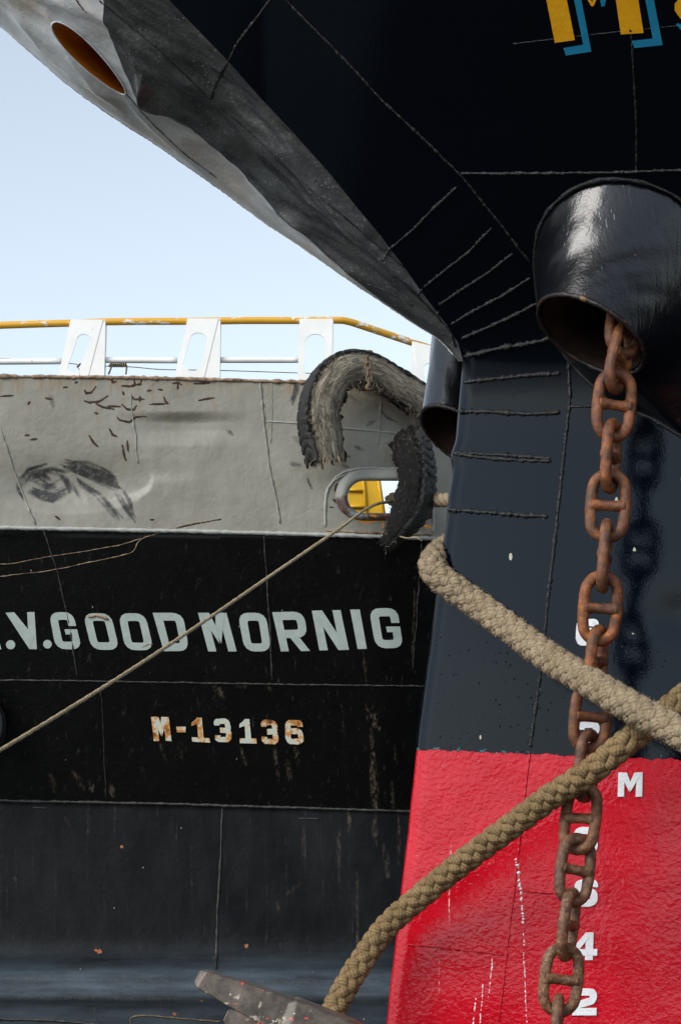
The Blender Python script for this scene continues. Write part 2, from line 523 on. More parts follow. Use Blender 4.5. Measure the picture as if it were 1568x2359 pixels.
def mat_rope(name, a, b, moss=None, k1=330.0, k2=3, fleck=False):
    n = NT(name)
    s = n.attr('along'); t = n.attr('around')
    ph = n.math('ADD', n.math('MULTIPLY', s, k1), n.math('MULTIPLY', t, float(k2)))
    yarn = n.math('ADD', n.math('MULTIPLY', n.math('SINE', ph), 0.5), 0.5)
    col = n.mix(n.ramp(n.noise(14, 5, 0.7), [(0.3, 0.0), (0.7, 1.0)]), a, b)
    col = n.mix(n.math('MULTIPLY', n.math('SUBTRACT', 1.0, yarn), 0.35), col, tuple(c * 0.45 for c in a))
    dirt = n.ramp(n.noise(5.5, 5, 0.7), [(0.44, 0.0), (0.70, 1.0)])
    col = n.mix(n.math('MULTIPLY', dirt, 0.45), col, tuple(c * 0.45 for c in a))
    fz = n.ramp(n.noise(210, 4, 0.7), [(0.40, 0.0), (0.66, 1.0)])
    col = n.mix(n.math('MULTIPLY', fz, 0.35), col, tuple(min(1, c * 1.5) for c in b))
    if moss:
        x, y, z = n.xyz()
        m = n.ramp(n.noise(7, 4, 0.6), [(0.45, 0.0), (0.65, 1.0)])
        gm = n.new('ShaderNodeNewGeometry')
        sp = n.new('ShaderNodeSeparateXYZ')
        n.t.links.new(gm.outputs['Normal'], sp.inputs[0])
        up = n.ramp(sp.outputs['Z'], [(0.3, 0.0), (0.85, 1.0)])
        col = n.mix(n.math('MULTIPLY', n.math('MULTIPLY', up, m), 0.5), col, moss)
    if fleck:
        f = n.math('MULTIPLY', n.math('LESS_THAN', n.voro(26), 0.13), n.math('GREATER_THAN', n.noise(9, 2), 0.60))
        col = n.mix(n.math('MULTIPLY', f, 0.55), col, n.mix(n.math('GREATER_THAN', n.noise(12, 1), 0.5), (0.02, 0.20, 0.09), (0.45, 0.07, 0.06)))
    h = n.math('ADD', n.math('MULTIPLY', yarn, 0.5), n.math('MULTIPLY', n.noise(260, 4, 0.7), 0.6))
    return n.out(col, 0.95, n.bump(h, 0.9, 0.004), spec=0.15)

def mat_tyre_side():
    n = NT('dusty_tyre_sidewall')
    cb = n.new('ShaderNodeCombineXYZ')
    n.put(cb.inputs[0], n.math('MULTIPLY', n.attr('along'), 5.0)); n.put(cb.inputs[1], n.math('MULTIPLY', n.attr('around'), 3.6))
    v = cb.outputs[0]
    base = n.noise(1.0, 7, 0.72, v, 0.4)
    col = n.ramp(base, [(0.28, (0.035, 0.03, 0.025)), (0.42, (0.15, 0.13, 0.10)), (0.56, (0.27, 0.235, 0.18)), (0.74, (0.36, 0.325, 0.26))])
    ck = n.math('ABSOLUTE', n.math('SUBTRACT', n.noise(1.7, 5, 0.7, v, 0.8), 0.5))
    crack = n.ramp(ck, [(0.0, 0.0), (0.022, 1.0)])
    rib = n.math('ADD', n.math('MULTIPLY', n.math('SINE', n.math('MULTIPLY', n.attr('around'), 24.0)), 0.5), 0.5)
    wear = n.attr('wear')
    m = n.ramp(n.math('ADD', wear, n.math('MULTIPLY', n.math('SUBTRACT', n.noise(22, 5, 0.7), 0.5), 1.1)), [(0.42, 0.0), (0.62, 1.0)])
    blk = n.ramp(n.noise(36, 6, 0.72), [(0.40, (0.005, 0.005, 0.005)), (0.62, (0.016, 0.015, 0.014)), (0.74, (0.12, 0.10, 0.08))])
    col = n.mix(n.math('MULTIPLY', n.math('SUBTRACT', 1.0, crack), 0.8), col, (0.015, 0.013, 0.011))
    col = n.mix(m, col, blk)
    h = n.math('ADD', n.noise(60, 6, 0.7), n.math('ADD', n.math('MULTIPLY', crack, 0.6), n.math('MULTIPLY', rib, 0.25)))
    h = n.math('ADD', h, n.math('MULTIPLY', base, 1.5))
    return n.out(col, 0.85, n.bump(h, 1.0, 0.014), spec=0.25)

def mat_tyre_black():
    n = NT('black_tyre_rubber')
    col = n.ramp(n.noise(30, 6, 0.72), [(0.35, (0.006, 0.006, 0.006)), (0.6, (0.02, 0.019, 0.018)), (0.76, (0.13, 0.11, 0.085))])
    return n.out(col, 0.6, n.bump(n.noise(60, 5, 0.7), 0.9, 0.012), spec=0.4)

M = {}
M['hull'] = mat_front_hull()
M['gloss'] = mat_black_gloss()
M['pipe'] = mat_black_gloss('hawse_pipe_paint', 0.2, 0.004, True)
M['weld'] = mat_weld()
M['nose'] = mat_nose((0.018, 0.018, 0.019), (0.05, 0.05, 0.052), 'scuffed_black_bow_paint', rough=0.20)
M['nose_white'] = mat_nose((0.66, 0.69, 0.73), (0.80, 0.82, 0.84), 'scuffed_white_bow_paint', warm=True, rough=0.36)
M['blue_paint'] = mat_plain('blue_paint', (0.01, 0.16, 0.30), (0.02, 0.22, 0.38), 20, 0.4)
M['bulwark'] = mat_bulwark()
M['rear_black'] = mat_rear_black()
M['grey_bead'] = mat_plain('grey_painted_bead', (0.28, 0.285, 0.26), (0.37, 0.375, 0.35), 12, 0.5, 90, 0.006, rust=14, rust_at=0.66)
M['black_bead'] = mat_plain('black_weld_bead', (0.002, 0.002, 0.002), (0.05, 0.047, 0.04), 34, 0.5, 90, 0.006)
M['white'] = mat_plain('weathered_white_paint', (0.78, 0.78, 0.755), (0.86, 0.86, 0.84), 6, 0.5, 70, 0.002, rust=15, rust_at=0.675)
M['rail_yellow'] = mat_rail_yellow()
M['edge_rust'] = mat_plain('rusty_plate_edge', (0.07, 0.028, 0.012), (0.42, 0.30, 0.20), 17, 0.8, 60, 0.006)
M['letter'] = mat_plain('pale_green_grey_letter_paint', (0.36, 0.42, 0.39), (0.44, 0.50, 0.46), 14, 0.6, 60, 0.002, rust=9, rust_at=0.70)
M['number'] = mat_plain('rust_stained_number_paint', (0.46, 0.52, 0.47), (0.60, 0.64, 0.56), 12, 0.7, 60, 0.003, rust=8.5, rust_at=0.53)
def mat_number():
    n = NT('rust_bleeding_number_paint')
    v = n.noise(9, 6, 0.7)
    col = n.ramp(v, [(0.40, (0.52, 0.58, 0.52)), (0.50, (0.62, 0.60, 0.46)), (0.55, (0.62, 0.26, 0.06)), (0.66, (0.13, 0.045, 0.015))])
    return n.out(col, 0.8, n.bump(n.noise(60, 4), 0.6, 0.004))
M['number'] = mat_number()
M['mark'] = mat_plain('white_draft_mark_paint', (0.66, 0.67, 0.70), (0.80, 0.81, 0.83), 25, 0.4, 120, 0.004, rust=30, rust_at=0.74)
M['iron'] = mat_rusty_iron()
M['rope_grey'] = mat_rope('pale_frayed_rope', (0.185, 0.135, 0.082), (0.36, 0.285, 0.19), None, 950.0, 2, True)
M['rope_brown'] = mat_rope('brown_plaited_rope', (0.125, 0.080, 0.036), (0.30, 0.205, 0.105), (0.085, 0.095, 0.04), 950.0, 2)
M['rope_core'] = mat_plain('rope_core_fibre', (0.02, 0.014, 0.008), (0.05, 0.036, 0.02), 40, 0.95)  # dark filler colour standing in for shade between the strands
M['line'] = mat_rope('thin_beige_line', (0.28, 0.22, 0.13), (0.42, 0.34, 0.22), None, 300.0, 2)
M['tyre_side'] = mat_tyre_side()
M['tyre_black'] = mat_tyre_black()
M['fray'] = mat_plain('frayed_tyre_cord', (0.16, 0.12, 0.08), (0.36, 0.29, 0.20), 30, 0.95)
M['fray_dark'] = mat_plain('dark_tyre_cord', (0.015, 0.013, 0.011), (0.07, 0.055, 0.04), 30, 0.95)
M['small_chain'] = mat_plain('brown_small_chain', (0.05, 0.035, 0.022), (0.20, 0.14, 0.08), 25, 0.8, 80, 0.004)
M['hawse_rust'] = mat_plain('rust_inside_pipe', (0.006, 0.003, 0.002), (0.05, 0.019, 0.009), 14, 0.85, 60, 0.008)
M['rim_rust'] = mat_plain('chipped_pipe_rim', (0.004, 0.004, 0.004), (0.02, 0.012, 0.01), 30, 0.4, 90, 0.008, rust=24, rust_at=0.6)
M['yellow_steel'] = mat_plain('bright_yellow_paint', (0.74, 0.42, 0.012), (0.84, 0.50, 0.02), 7, 0.45, 40, 0.003)
M['yellow_letter'] = mat_plain('yellow_letter_paint', (0.86, 0.38, 0.006), (0.92, 0.45, 0.012), 9, 0.3, 60, 0.003)
M['blue_letter'] = mat_plain('blue_letter_paint', (0.008, 0.20, 0.36), (0.015, 0.26, 0.44), 12, 0.35, 60, 0.003)
M['orange'] = mat_plain('orange_paint', (0.55, 0.19, 0.01), (0.68, 0.27, 0.02), 9, 0.45, 40, 0.004)
M['collar'] = None

def mat_collar():
    n = NT('rusty_collar_paint')
    x, y, z = n.xyz()
    grey = n.mix(n.noise(8, 4), (0.25, 0.25, 0.22), (0.34, 0.34, 0.30))
    v = n.noise(11, 6, 0.7)
    rusty = n.ramp(v, [(0.36, (0.20, 0.24, 0.24)), (0.46, (0.10, 0.05, 0.04)), (0.56, (0.05, 0.03, 0.03)), (0.62, (0.60, 0.25, 0.03))])
    m = n.ramp(n.math('ADD', n.attr('low'), n.math('MULTIPLY', n.math('SUBTRACT', n.noise(7, 4, 0.6), 0.5), 0.7)), [(0.42, 0.0), (0.56, 1.0)])
    return n.out(n.mix(m, grey, rusty), 0.5, n.bump(n.noise(50, 4), 0.5, 0.006))
M['collar'] = mat_collar()

def mat_anchor():
    n = NT('scraped_anchor_iron')
    col = n.ramp(n.noise(14, 7, 0.72), [(0.34, (0.022, 0.015, 0.010)), (0.5, (0.070, 0.050, 0.036)), (0.70, (0.145, 0.115, 0.088))])
    col = n.mix(n.ramp(n.noise(24, 5, 0.7), [(0.62, 0.0), (0.66, 1.0)]), col, (0.34, 0.30, 0.22))
    sp = n.math('MULTIPLY', n.math('LESS_THAN', n.voro(42, n.map((0.6, 1, 1.5))), 0.17), n.math('GREATER_THAN', n.noise(9, 3), 0.54))
    col = n.mix(sp, col, (0.62, 0.05, 0.03))
    wp = n.math('MULTIPLY', n.math('LESS_THAN', n.voro(48), 0.10), n.math('GREATER_THAN', n.noise(6, 3), 0.56))
    col = n.mix(wp, col, (0.70, 0.78, 0.74))
    b = n.bump(n.noise(60, 5, 0.65), 0.35, 0.004)
    return n.out(col, 0.42, b)
M['anchor'] = mat_anchor()

def mat_water():
    n = NT('harbour_water')
    b = n.bump(n.noise(1, 4, 0.6, n.map((2.2, 3.4, 1))), 0.5, 0.12)
    return n.out((0.055, 0.070, 0.060), 0.08, b)
def mat_quay():
    n = NT('dark_quay_asphalt')
    col = n.mix(n.noise(3, 6, 0.65), (0.032, 0.031, 0.029), (0.055, 0.053, 0.050))
    return n.out(col, 0.9, n.bump(n.noise(90, 4), 0.6, 0.01))

# ---------------------------------------------------------------- the setting
def plane(name, x0, x1, y0, y1, z, mat, thick=None):
    if thick:
        V, f = box(((x0 + x1) / 2, (y0 + y1) / 2, z - thick / 2), x1 - x0, y1 - y0, thick)
        me = make_mesh(name, V, f, mat, False)
    else:
        me = make_mesh(name, [(x0, y0, z), (x1, y0, z), (x1, y1, z), (x0, y1, z)], [(0, 1, 2, 3)], mat, False)
    o = link(name, me)
    o['kind'] = 'structure'
    return o
plane('water', -3000, 3000, -1000, 4000, 0.0, mat_water())
QZ = ZC - 0.96
plane('quay', -1.7, 40, -60, 7.62, QZ, mat_quay(), 3.0)

# ================================================================ FOREGROUND SHIP
def stem_u(v):
    """left edge of the near side, by row"""
    return np.interp(v, [-400, -110, 0, 140, 225, 310, 400, 475, 535, 600, 685, 750, 790, 830, 1000, 1100, 1250, 1350, 1700, 1900, 2359, 3500],
                     [30, 290, 390, 525, 600, 680, 760, 820, 870, 920, 980, 1030, 1055, 1066, 1052, 1040, 1022, 1010, 962, 942, 890, 770])
_vv = np.linspace(-400, 3500, 400)
def _sx(v):   # stem x at about y = 8 for lower part
    return (stem_u(v) - 784) * 8.0 / F
_zs = (VH - _vv) * 8.0 / F
def Hf(x, zr):
    """near side of the foreground hull: vertical below, flaring out toward the quay above"""
    flare = 1.02 * 0.5 * (np.sqrt((zr - 1.86) ** 2 + 0.10 ** 2) + (zr - 1.86))
    y = 8.0 - 0.24 * (x - 0.3) - flare
    y = y + 0.10 * np.clip(0.75 - x, 0, 1) ** 2
    # plate panting, slight hollows
    y = y + 0.007 * fbm(x * 1.6, zr * 1.3, 3, 2)
    # the plates turn a little aft of the stem bar
    y = y - 0.05 * np.clip(x - 0.9 + 0.12 * zr, 0, 2) * sst(zr, 0.9, 0.2)
    # knock in the side near the right border
    y = y + 0.007 * np.exp(-(((x - 1.22) / 0.10) ** 2 + ((zr - 0.90) / 0.08) ** 2))
    return y

ship = thing('cargo_ship', 'black and red ship bow overhanging on the right, with chain hanging from its hawse pipe', 'ship', (0.35, 8.0, 0.0))

vrows = np.concatenate([np.arange(-300, 2460, 7.0), np.arange(2460, 3450, 40.0)])
offs = np.concatenate([[0, 1, 2, 3.5, 5, 7, 9.5, 12, 15, 18.5, 22, 26, 30], np.arange(36, 1300, 8.0), np.arange(1300, 6200, 100.0)])
su = stem_u(vrows)
# hand-made waviness of the stem edge
su = su + 2.5 * vnoise(vrows / 60.0, vrows * 0, 5) * (vrows > 830) - 7 * np.exp(-((vrows - 1045) / 22.0) ** 2) * 1.0
UU = su[:, None] + offs[None, :] 
VV = np.repeat(vrows[:, None], len(offs), 1)
Pn = onto(Hf, UU, VV)
# rounding of the stem bar
rad = 0.045
d = (Pn[..., 0] - Pn[:, :1, 0])
rr = np.clip(1 - d / rad, 0, 1)
fade = sst(VV, 770, 860)
Pn[..., 1] += rad * (1 - np.sqrt(1 - np.minimum(rr, 0.995) ** 2)) * 0.9 * fade
keep = (UU[:-1, :-1] < 6500)
hull_me = grid_mesh('hull', Pn, M['hull'], keep=keep, flip=False)
hull = link('hull', hull_me, ship)

# nose plating above the knuckle: edge E (on the near side), paint border C, silhouette S
prs = [((60, -370), (20, -320), (-260, -130)),
       ((250, -150), (205, -60), (0, 61)),
       ((390, 0), (262, 118), (160, 197)),
       ((525, 140), (328, 222), (280, 282)),
       ((600, 225), (391, 262), (348, 325)),
       ((680, 310), (463, 305), (430, 382)),
       ((760, 400), (545, 360), (519, 445)),
       ((820, 475), (617, 437), (606, 510)),
       ((870, 535), (694, 530), (686, 563)),
       ((920, 600), (806, 629), (790, 636)),
       ((980, 685), (880, 693), (874, 692)),
       ((1030, 750), (962, 750), (958, 748)),
       ((1055, 790), (1012, 783), (1010, 781)),
       ((1066, 832), (1058, 832), (1057, 832))]
EN = smooth_path([p[0] for p in prs], 420)
# resample all three with the same parameter
def tri(prs, n):
    t = np.linspace(0, len(prs) - 1, n)
    out = []
    for k in range(3):
        A = np.array([p[k] for p in prs], float)
        i = np.minimum(t.astype(int), len(prs) - 2); f = t - i
        p0 = A[np.maximum(i - 1, 0)]; p1 = A[i]; p2 = A[i + 1]; p3 = A[np.minimum(i + 2, len(prs) - 1)]
        f = f[:, None]
        out.append(0.5 * ((2 * p1) + (-p0 + p2) * f + (2 * p0 - 5 * p1 + 4 * p2 - p3) * f ** 2 + (-p0 + 3 * p1 - 3 * p2 + p3) * f ** 3))
    return out
NT_ = 460
En, Cn, Sn = tri(prs, NT_)
En[:, 0] = np.interp(En[:, 1], vrows, su)
PE = onto(Hf, En[:, 0], En[:, 1])
qc = np.linalg.norm(Cn - En, axis=1) / (np.linalg.norm(Cn - En, axis=1) + np.linalg.norm(Sn - Cn, axis=1) + 1e-6)
width = (np.linalg.norm(Cn - En, axis=1) + np.linalg.norm(Sn - Cn, axis=1)) * PE[:, 1] / F
TH0 = R(38)
def nose_patch(q0f, q1f, n):
    """q from 0 (edge E) to 1 (silhouette); functions give limits per row"""
    rows = []
    sl = np.linspace(0, 1, n)
    P = np.zeros((NT_, n, 3)); UVn = np.zeros((NT_, n, 2)); Q = np.zeros((NT_, n))
    for k, s in enumerate(sl):
        q = q0f + (q1f - q0f) * s
        a = np.clip(q / qc, 0, 1)[:, None]; b = np.clip((q - qc) / (1 - qc + 1e-9), 0, 1)[:, None]
        uv = np.where((q <= qc)[:, None], En + (Cn - En) * a, Cn + (Sn - Cn) * b)
        Rr = width / (1 - math.sin(TH0))
        th = np.arcsin(np.clip(math.sin(TH0) + q * (1 - math.sin(TH0)), 0, 1))
        dy = Rr * (math.cos(TH0) - np.cos(th)) * 0.8
        UVn[:, k] = uv; Q[:, k] = q
        P[:, k] = np.stack([uv[:, 0], uv[:, 1], PE[:, 1] + dy], -1)
    return P, UVn, Q
CREASE = [([(300, 120), (345, 215), (412, 262), (463, 305), (515, 338), (550, 370), (617, 432), (694, 520), (806, 622)], 0.045, 13),
          ([(470, 60), (560, 180), (640, 285), (720, 385), (790, 470), (850, 545), (905, 605), (960, 660), (1030, 740)], 0.034, 10),
          ([(300, 60), (420, 165), (560, 300), (700, 425), (800, 510), (880, 585), (960, 665)], 0.020, 16),
          ([(290, 215), (352, 290), (420, 355), (470, 400), (560, 470), (640, 520)], 0.026, 10),
          ([(332, 160), (345, 225), (400, 250)], 0.040, 11), ([(440, 180), (520, 290), (610, 380), (680, 440)], -0.030, 14),
          ([(420, 265), (470, 320), (520, 372)], -0.034, 11), ([(100, 0), (150, 90), (230, 200), (300, 270)], 0.030, 16), ([(20, 0), (100, 110), (180, 190)], 0.024, 12),
          ([(560, 400), (640, 470), (720, 540)], 0.030, 9), ([(640, 330), (760, 455), (860, 580)], 0.022, 9)]
def dent(P, Q):
    """knocks and creases that run along the bow plating"""
    u = P[..., 0]; v = P[..., 1]
    s = (u * 0.80 + v * 0.60); w = (-u * 0.60 + v * 0.80)
    h = 0.050 * fbm(s / 260.0, w / 55.0, 21, 3)
    uu = u + 9 * vnoise(s / 70.0, w / 40.0, 61); vv = v + 9 * vnoise(s / 70.0, w / 40.0, 62)
    for pts, amp, wd in CREASE:
        dd, al = seg_dist(uu, vv, pts)
        h = h - 0.95 * amp * np.exp(-dd / (1.25 * wd)) * np.sin(np.pi * np.clip(al, 0.02, 0.98)) ** 0.5
    return h * np.clip(np.sin(np.pi * np.clip(Q, 0, 1)) * 2.2, 0, 1) * sst(v, 800, 640)
Pa, UVa, Qa = nose_patch(np.zeros(NT_), qc, 90)
Pb, UVb, Qb = nose_patch(qc, np.ones(NT_), 60)
Ya = Pa[..., 2]; Yb = Pb[..., 2]
NDIR = np.array([-0.52, -0.42, -0.74])
def alc(P):
    return {'along': (P[..., 0] * 0.80 + P[..., 1] * 0.60) / 600.0, 'across': (-P[..., 0] * 0.60 + P[..., 1] * 0.80) / 600.0}
Wa = pos(Pa[..., 0], Pa[..., 1], Ya) - NDIR * dent(Pa, Qa)[..., None]; Wb = pos(Pb[..., 0], Pb[..., 1], Yb) - NDIR * dent(Pb, Qb)[..., None]
def uv_g(P):
    return np.stack([784 + P[..., 0] / P[..., 1] * F, VH - (P[..., 2] - ZC) / P[..., 1] * F], -1)
UVb = uv_g(Wb)
nose_black = link('bow_plating', grid_mesh('bow_plating', Wa, M['nose'], flip=True, attrs=alc(Pa)), ship)
nose_black['label'] = 'scuffed grey black dented plating on the raked bow'
# the orange fairlead opening in the white plating: faces inside it are left out
cx, cy = 205.0, 134.0
oa = R(44.5)
def oval(u, v):
    a = (u - cx) * math.cos(oa) + (v - cy) * math.sin(oa)
    b = -(u - cx) * math.sin(oa) + (v - cy) * math.cos(oa)
    return (a / 117.0) ** 2 + (b / (25.0 - 0.05 * a)) ** 2
allP = np.concatenate([Wa, Wb[:, 1:]], 1)
allU = uv_g(allP)
nW = link('white_bow_plating', grid_mesh('white_bow_plating', Wb, M['nose_white'],
          keep=(oval(0.25 * (UVb[:-1, :-1, 0] + UVb[1:, 1:, 0] + UVb[1:, :-1, 0] + UVb[:-1, 1:, 0]), 0.25 * (UVb[:-1, :-1, 1] + UVb[1:, 1:, 1] + UVb[1:, :-1, 1] + UVb[:-1, 1:, 1])) > 1.0), flip=True, attrs=alc(Pb)), ship)
nW['label'] = 'scuffed white painted plating along the underside of the bow'
def on_nose(u, v, off=0.0):
    """nearest sampled point of the nose plating, in depth"""
    d2 = (allU[..., 0] - u) ** 2 + (allU[..., 1] - v) ** 2
    k = np.argpartition(d2.ravel(), 4)[:4]
    w = 1.0 / (d2.ravel()[k] + 0.5)
    Y = (allP[..., 1].ravel()[k] * w).sum() / w.sum()
    return pos(u, v, Y - off)
# far side, hidden behind the stem and the nose
Sw = Wb[:, -1]
far_rows = []
for k, t in enumerate(np.linspace(0, 1, 12)):
    dxy = np.array([1.9 * t, 2.4 * t - 0.5 * t * t, 0.45 * t])
    far_rows.append(Sw + dxy + np.array([0.0, 0.0, 0.0]))
Fz = np.stack(far_rows, 1)
link('far_side_plating', grid_mesh('far_side_plating', Fz, M['hull'], flip=True), ship)
lowm = vrows > 820
St = Pn[lowm, 0]
Fl = np.stack([St + np.array([1.7 * t, 2.2 * t + 0.02, 0]) + np.array([0.03 * math.sin(min(t * 12, 1) * math.pi) * -0.0, 0, 0]) for t in np.linspace(0, 1, 12)], 1)
link('far_side_plating', grid_mesh('far_side_lower', Fl, M['hull'], flip=True), ship)

# lining of the orange oval opening
ang = np.linspace(0, 2 * math.pi, 72, endpoint=False)
ou = []; 
for a in ang:
    ca, sa = math.cos(a), math.sin(a)
    aa = 117 * ca; bb = (25 - 0.05 * aa) * sa
    ou.append((cx + aa * math.cos(oa) - bb * math.sin(oa), cy + aa * math.sin(oa) + bb * math.cos(oa)))
rim = np.array([on_nose(p[0], p[1], 0.006) for p in ou])
rimS = rim.copy()
for k in range(3):
    rimS[:, 1] = (np.roll(rimS[:, 1], 1) + rimS[:, 1] + np.roll(rimS[:, 1], -1)) / 3
rc_ = rimS.mean(0)
inner = np.stack([rc_ + (rimS - rc_) * (1 - 0.35 * t) + np.array([0.16 * t, 0.42 * t, 0.10 * t]) for t in np.linspace(0, 1, 8)], 0)
fair = link('oval_fairlead', grid_mesh('oval_fairlead', inner, M['orange'], wrap=True), ship)
fair['label'] = 'orange lined oval opening in the white bow plating'
V, f = tube(np.concatenate([rimS, rimS[:2]]), 0.003, 6, caps=False)
link('opening_rim', make_mesh('opening_rim', V, f, M['nose_white']), fair)
cen = inner[-1].mean(0)
link('opening_back', make_mesh('opening_back', np.concatenate([inner[-1], [cen]]), [(i, (i + 1) % 72, 72) for i in range(72)], M['orange']), fair)

# ---- weld beads on the foreground ship
def bead(pts, r, H=None, mat='weld', n=None, off=None, parent=None, rough=0.35, fn=None, name='weld_bead', step=6.0, bag=None, cl=False):
    P2 = np.asarray(pts, float)
    L = np.linalg.norm(np.diff(P2, axis=0), axis=1).sum()
    n = n or max(8, int(L / step))
    P2 = resample(P2, n)
    if fn is None:
        P = onto(H, P2[:, 0], P2[:, 1], r * 0.2 if off is None else off, Y0=8 if H is Hf else 16)
    else:
        P = np.array([fn(p[0], p[1]) for p in P2])
    rad_ = r * (1 + rough * rng.uniform(-1, 1, n))
    rad_[0] *= 0.5; rad_[-1] *= 0.5
    jit = 1 + rough * 0.6 * rng.uniform(-1, 1, (n, 6))
    V, f = tube(P, rad_, 6, jitter=jit)
    if bag is not None:
        bag.add(V, f); return None
    return link(name, make_mesh(name, V, f, M[mat]), parent or ship)

def wob(pts, a=1.5, n=None):
    P = resample(pts, n or max(4, int(np.linalg.norm(np.diff(np.array(pts, float), axis=0), axis=1).sum() / 14)))
    P[1:-1] += rng.uniform(-a, a, P[1:-1].shape)
    return P

for pts, r in [
    ([(640, -20), (700, 42), (780, 122), (880, 230), (960, 305), (1060, 402), (1140, 500), (1222, 606)], 0.0042),
    ([(1060, 399), (1200, 399), (1400, 397), (1568, 391), (1700, 388)], 0.0048),
    ([(1452, 60), (1461, 200), (1465, 300), (1465, 396)], 0.0036),
    ([(1180, 100), (1300, 86), (1460, 68), (1600, 55)], 0.0016),
    ([(628, -10), (588, 44), (545, 100), (527, 139)], 0.0042),
    ([(1052, 430), (1000, 478), (950, 530), (893, 577)], 0.0048),
    ([(1132, 525), (1080, 580), (1030, 618), (975, 662)], 0.0048),
    ([(1180, 584), (1120, 630), (1060, 668), (1010, 703)], 0.0048),
    ([(1220, 640), (1160, 680), (1100, 710), (1038, 747)], 0.0056),
    ([(1238, 697), (1180, 728), (1110, 760), (1062, 780)], 0.0066),
    ([(1282, 773), (1230, 789), (1160, 800), (1068, 821)], 0.0085),
    ([(1290, 860), (1220, 864), (1150, 872), (1066, 880)], 0.0075),
    ([(1290, 950), (1200, 953), (1120, 948), (1056, 947)], 0.0075),
    ([(1271, 1062), (1200, 1060), (1120, 1055), (1042, 1045)], 0.0065),
    ([(1268, 1056), (1200, 1051), (1120, 1046), (1044, 1042)], 0.0065),
    ([(1262, 1190), (1200, 1187), (1120, 1180), (1030, 1174)], 0.0080),
    ([(1308, 815), (1312, 900), (1310, 935), (1297, 1060), (1283, 1190), (1270, 1300), (1254, 1450), (1243, 1560), (1231, 1650), (1220, 1722)], 0.0058),
    ([(1312, 936), (1345, 936), (1378, 933)], 0.0055),
    ([(1220, 1736), (1212, 1800), (1200, 1900), (1190, 2000), (1172, 2150), (1160, 2260), (1148, 2359)], 0.0030),
    ([(938, 2177), (1000, 2182), (1090, 2192), (1160, 2200)], 0.0035),
    ([(1190, 2052), (1260, 2058), (1300, 2060)], 0.0030),
]:
    bead(wob(pts, 0.7), r * 1.12, Hf, 'hull' if pts[0][1] > 1725 else 'weld', rough=0.45, step=4.5)
for pts, r in [([(1188, 1975), (1194, 2010), (1201, 2070), (1205, 2130)], 0.0045), ([(1205, 2150), (1208, 2250), (1214, 2359)], 0.0016), ([(1133, 2208), (1130, 2260), (1124, 2300)], 0.0018), ([(1112, 2262), (1106, 2359)], 0.0018), ([(1096, 2300), (1090, 2365)], 0.0022)]:
    bead(wob(pts, 1.6), r, Hf, 'mark', off=-r * 0.72, rough=0.9, step=3, name='scrape')
# short beads that carry on over the edge onto the bow plating, and its long seams
nf = lambda u, v: on_nose(u, v, 0.001)
for pts, r in [
    ([(525, 141), (505, 175), (490, 205), (485, 229)], 0.0050),
    ([(228, 0), (300, 60), (350, 100), (420, 165), (485, 229), (560, 290), (640, 365), (720, 440), (800, 505), (885, 578), (960, 640), (1020, 710)], 0.0022),
    ([(893, 577), (886, 590), (880, 601)], 0.0050),
    ([(975, 662), (967, 672), (962, 682)], 0.0045),
    ([(1012, 703), (1010, 716), (1006, 730)], 0.0045),
    ([(900, 628), (940, 660), (980, 700), (1012, 735), (1040, 765), (1050, 800)], 0.0040),
    ([(845, 652), (880, 665), (920, 685), (950, 705)], 0.0032),
    ([(290, 215), (330, 262), (380, 312), (420, 350), (500, 410)], 0.0022),
    ([(200, 30), (160, -20)], 0.0022),
]:
    bead(wob(pts, 0.6), r, fn=nf, rough=0.45, step=6)
# ragged bead along the lowest edge of the bow
sel = np.linspace(40, NT_ - 14, 330).astype(int)
sp = Wb[sel, -1].copy()
V, f = tube(sp, 0.0028 * (1 + 0.6 * rng.uniform(-1, 1, len(sp))), 5)
link('edge_bead', make_mesh('edge_bead', V, f, M['nose_white']), ship)
# thin blue and yellow paint line left along the border of the white area
for a_, b_, mt, o_ in [(215, 262, 'blue_paint', 0.004), (262, 350, 'blue_paint', 0.003), (300, 372, 'yellow_letter', 0.003)]:
    ii = np.arange(a_, b_)
    c0 = Wb[ii, 0] + np.array([0, -o_, 0]); 
    c1 = (Wb[ii, 3] if mt == 'blue_paint' else Wb[ii, 9]) + np.array([0, -o_, 0])
    if mt == 'yellow_letter':
        c0 = Wb[ii, 4] + np.array([0, -o_, 0])
    G = np.stack([c0, c1], 1)
    link('paint_stripe', grid_mesh('paint_stripe', G, M[mt], flip=True), ship)

# ---- hawse pipes (bolster cone, rim, inner pipe)
def ring3(c_uv, Yc, nrm, rad_, n=96, start=None):
    c = pos(c_uv[0], c_uv[1], Yc)
    nrm = np.array(nrm, float); nrm /= np.linalg.norm(nrm)
    e1 = np.cross(nrm, [0, 1.0, 0]); e1 /= np.linalg.norm(e1)
    e2 = np.cross(nrm, e1)
    a = np.linspace(0, 2 * math.pi, n, endpoint=False)
    P = c + rad_ * (np.cos(a)[:, None] * e1 + np.sin(a)[:, None] * e2)
    return P, c, nrm, e1, e2

def uv_of(P):
    return np.stack([784 + P[:, 0] / P[:, 1] * F, VH - (P[:, 2] - ZC) / P[:, 1] * F], -1)

def by_angle(loop_uv, cuv, ring_uv, rc):
    """for each ring point, the point of loop at the same angle about its own centre"""
    L = smooth_path(loop_uv, 600, closed=True)
    la = np.arctan2(L[:, 1] - cuv[1], L[:, 0] - cuv[0])
    # squash ring angles as on an ellipse
    ra = rc
    out = []
    for a in ra:
        k = np.argmin(np.abs(np.angle(np.exp(1j * (la - a)))))
        out.append(L[k])
    return np.array(out)

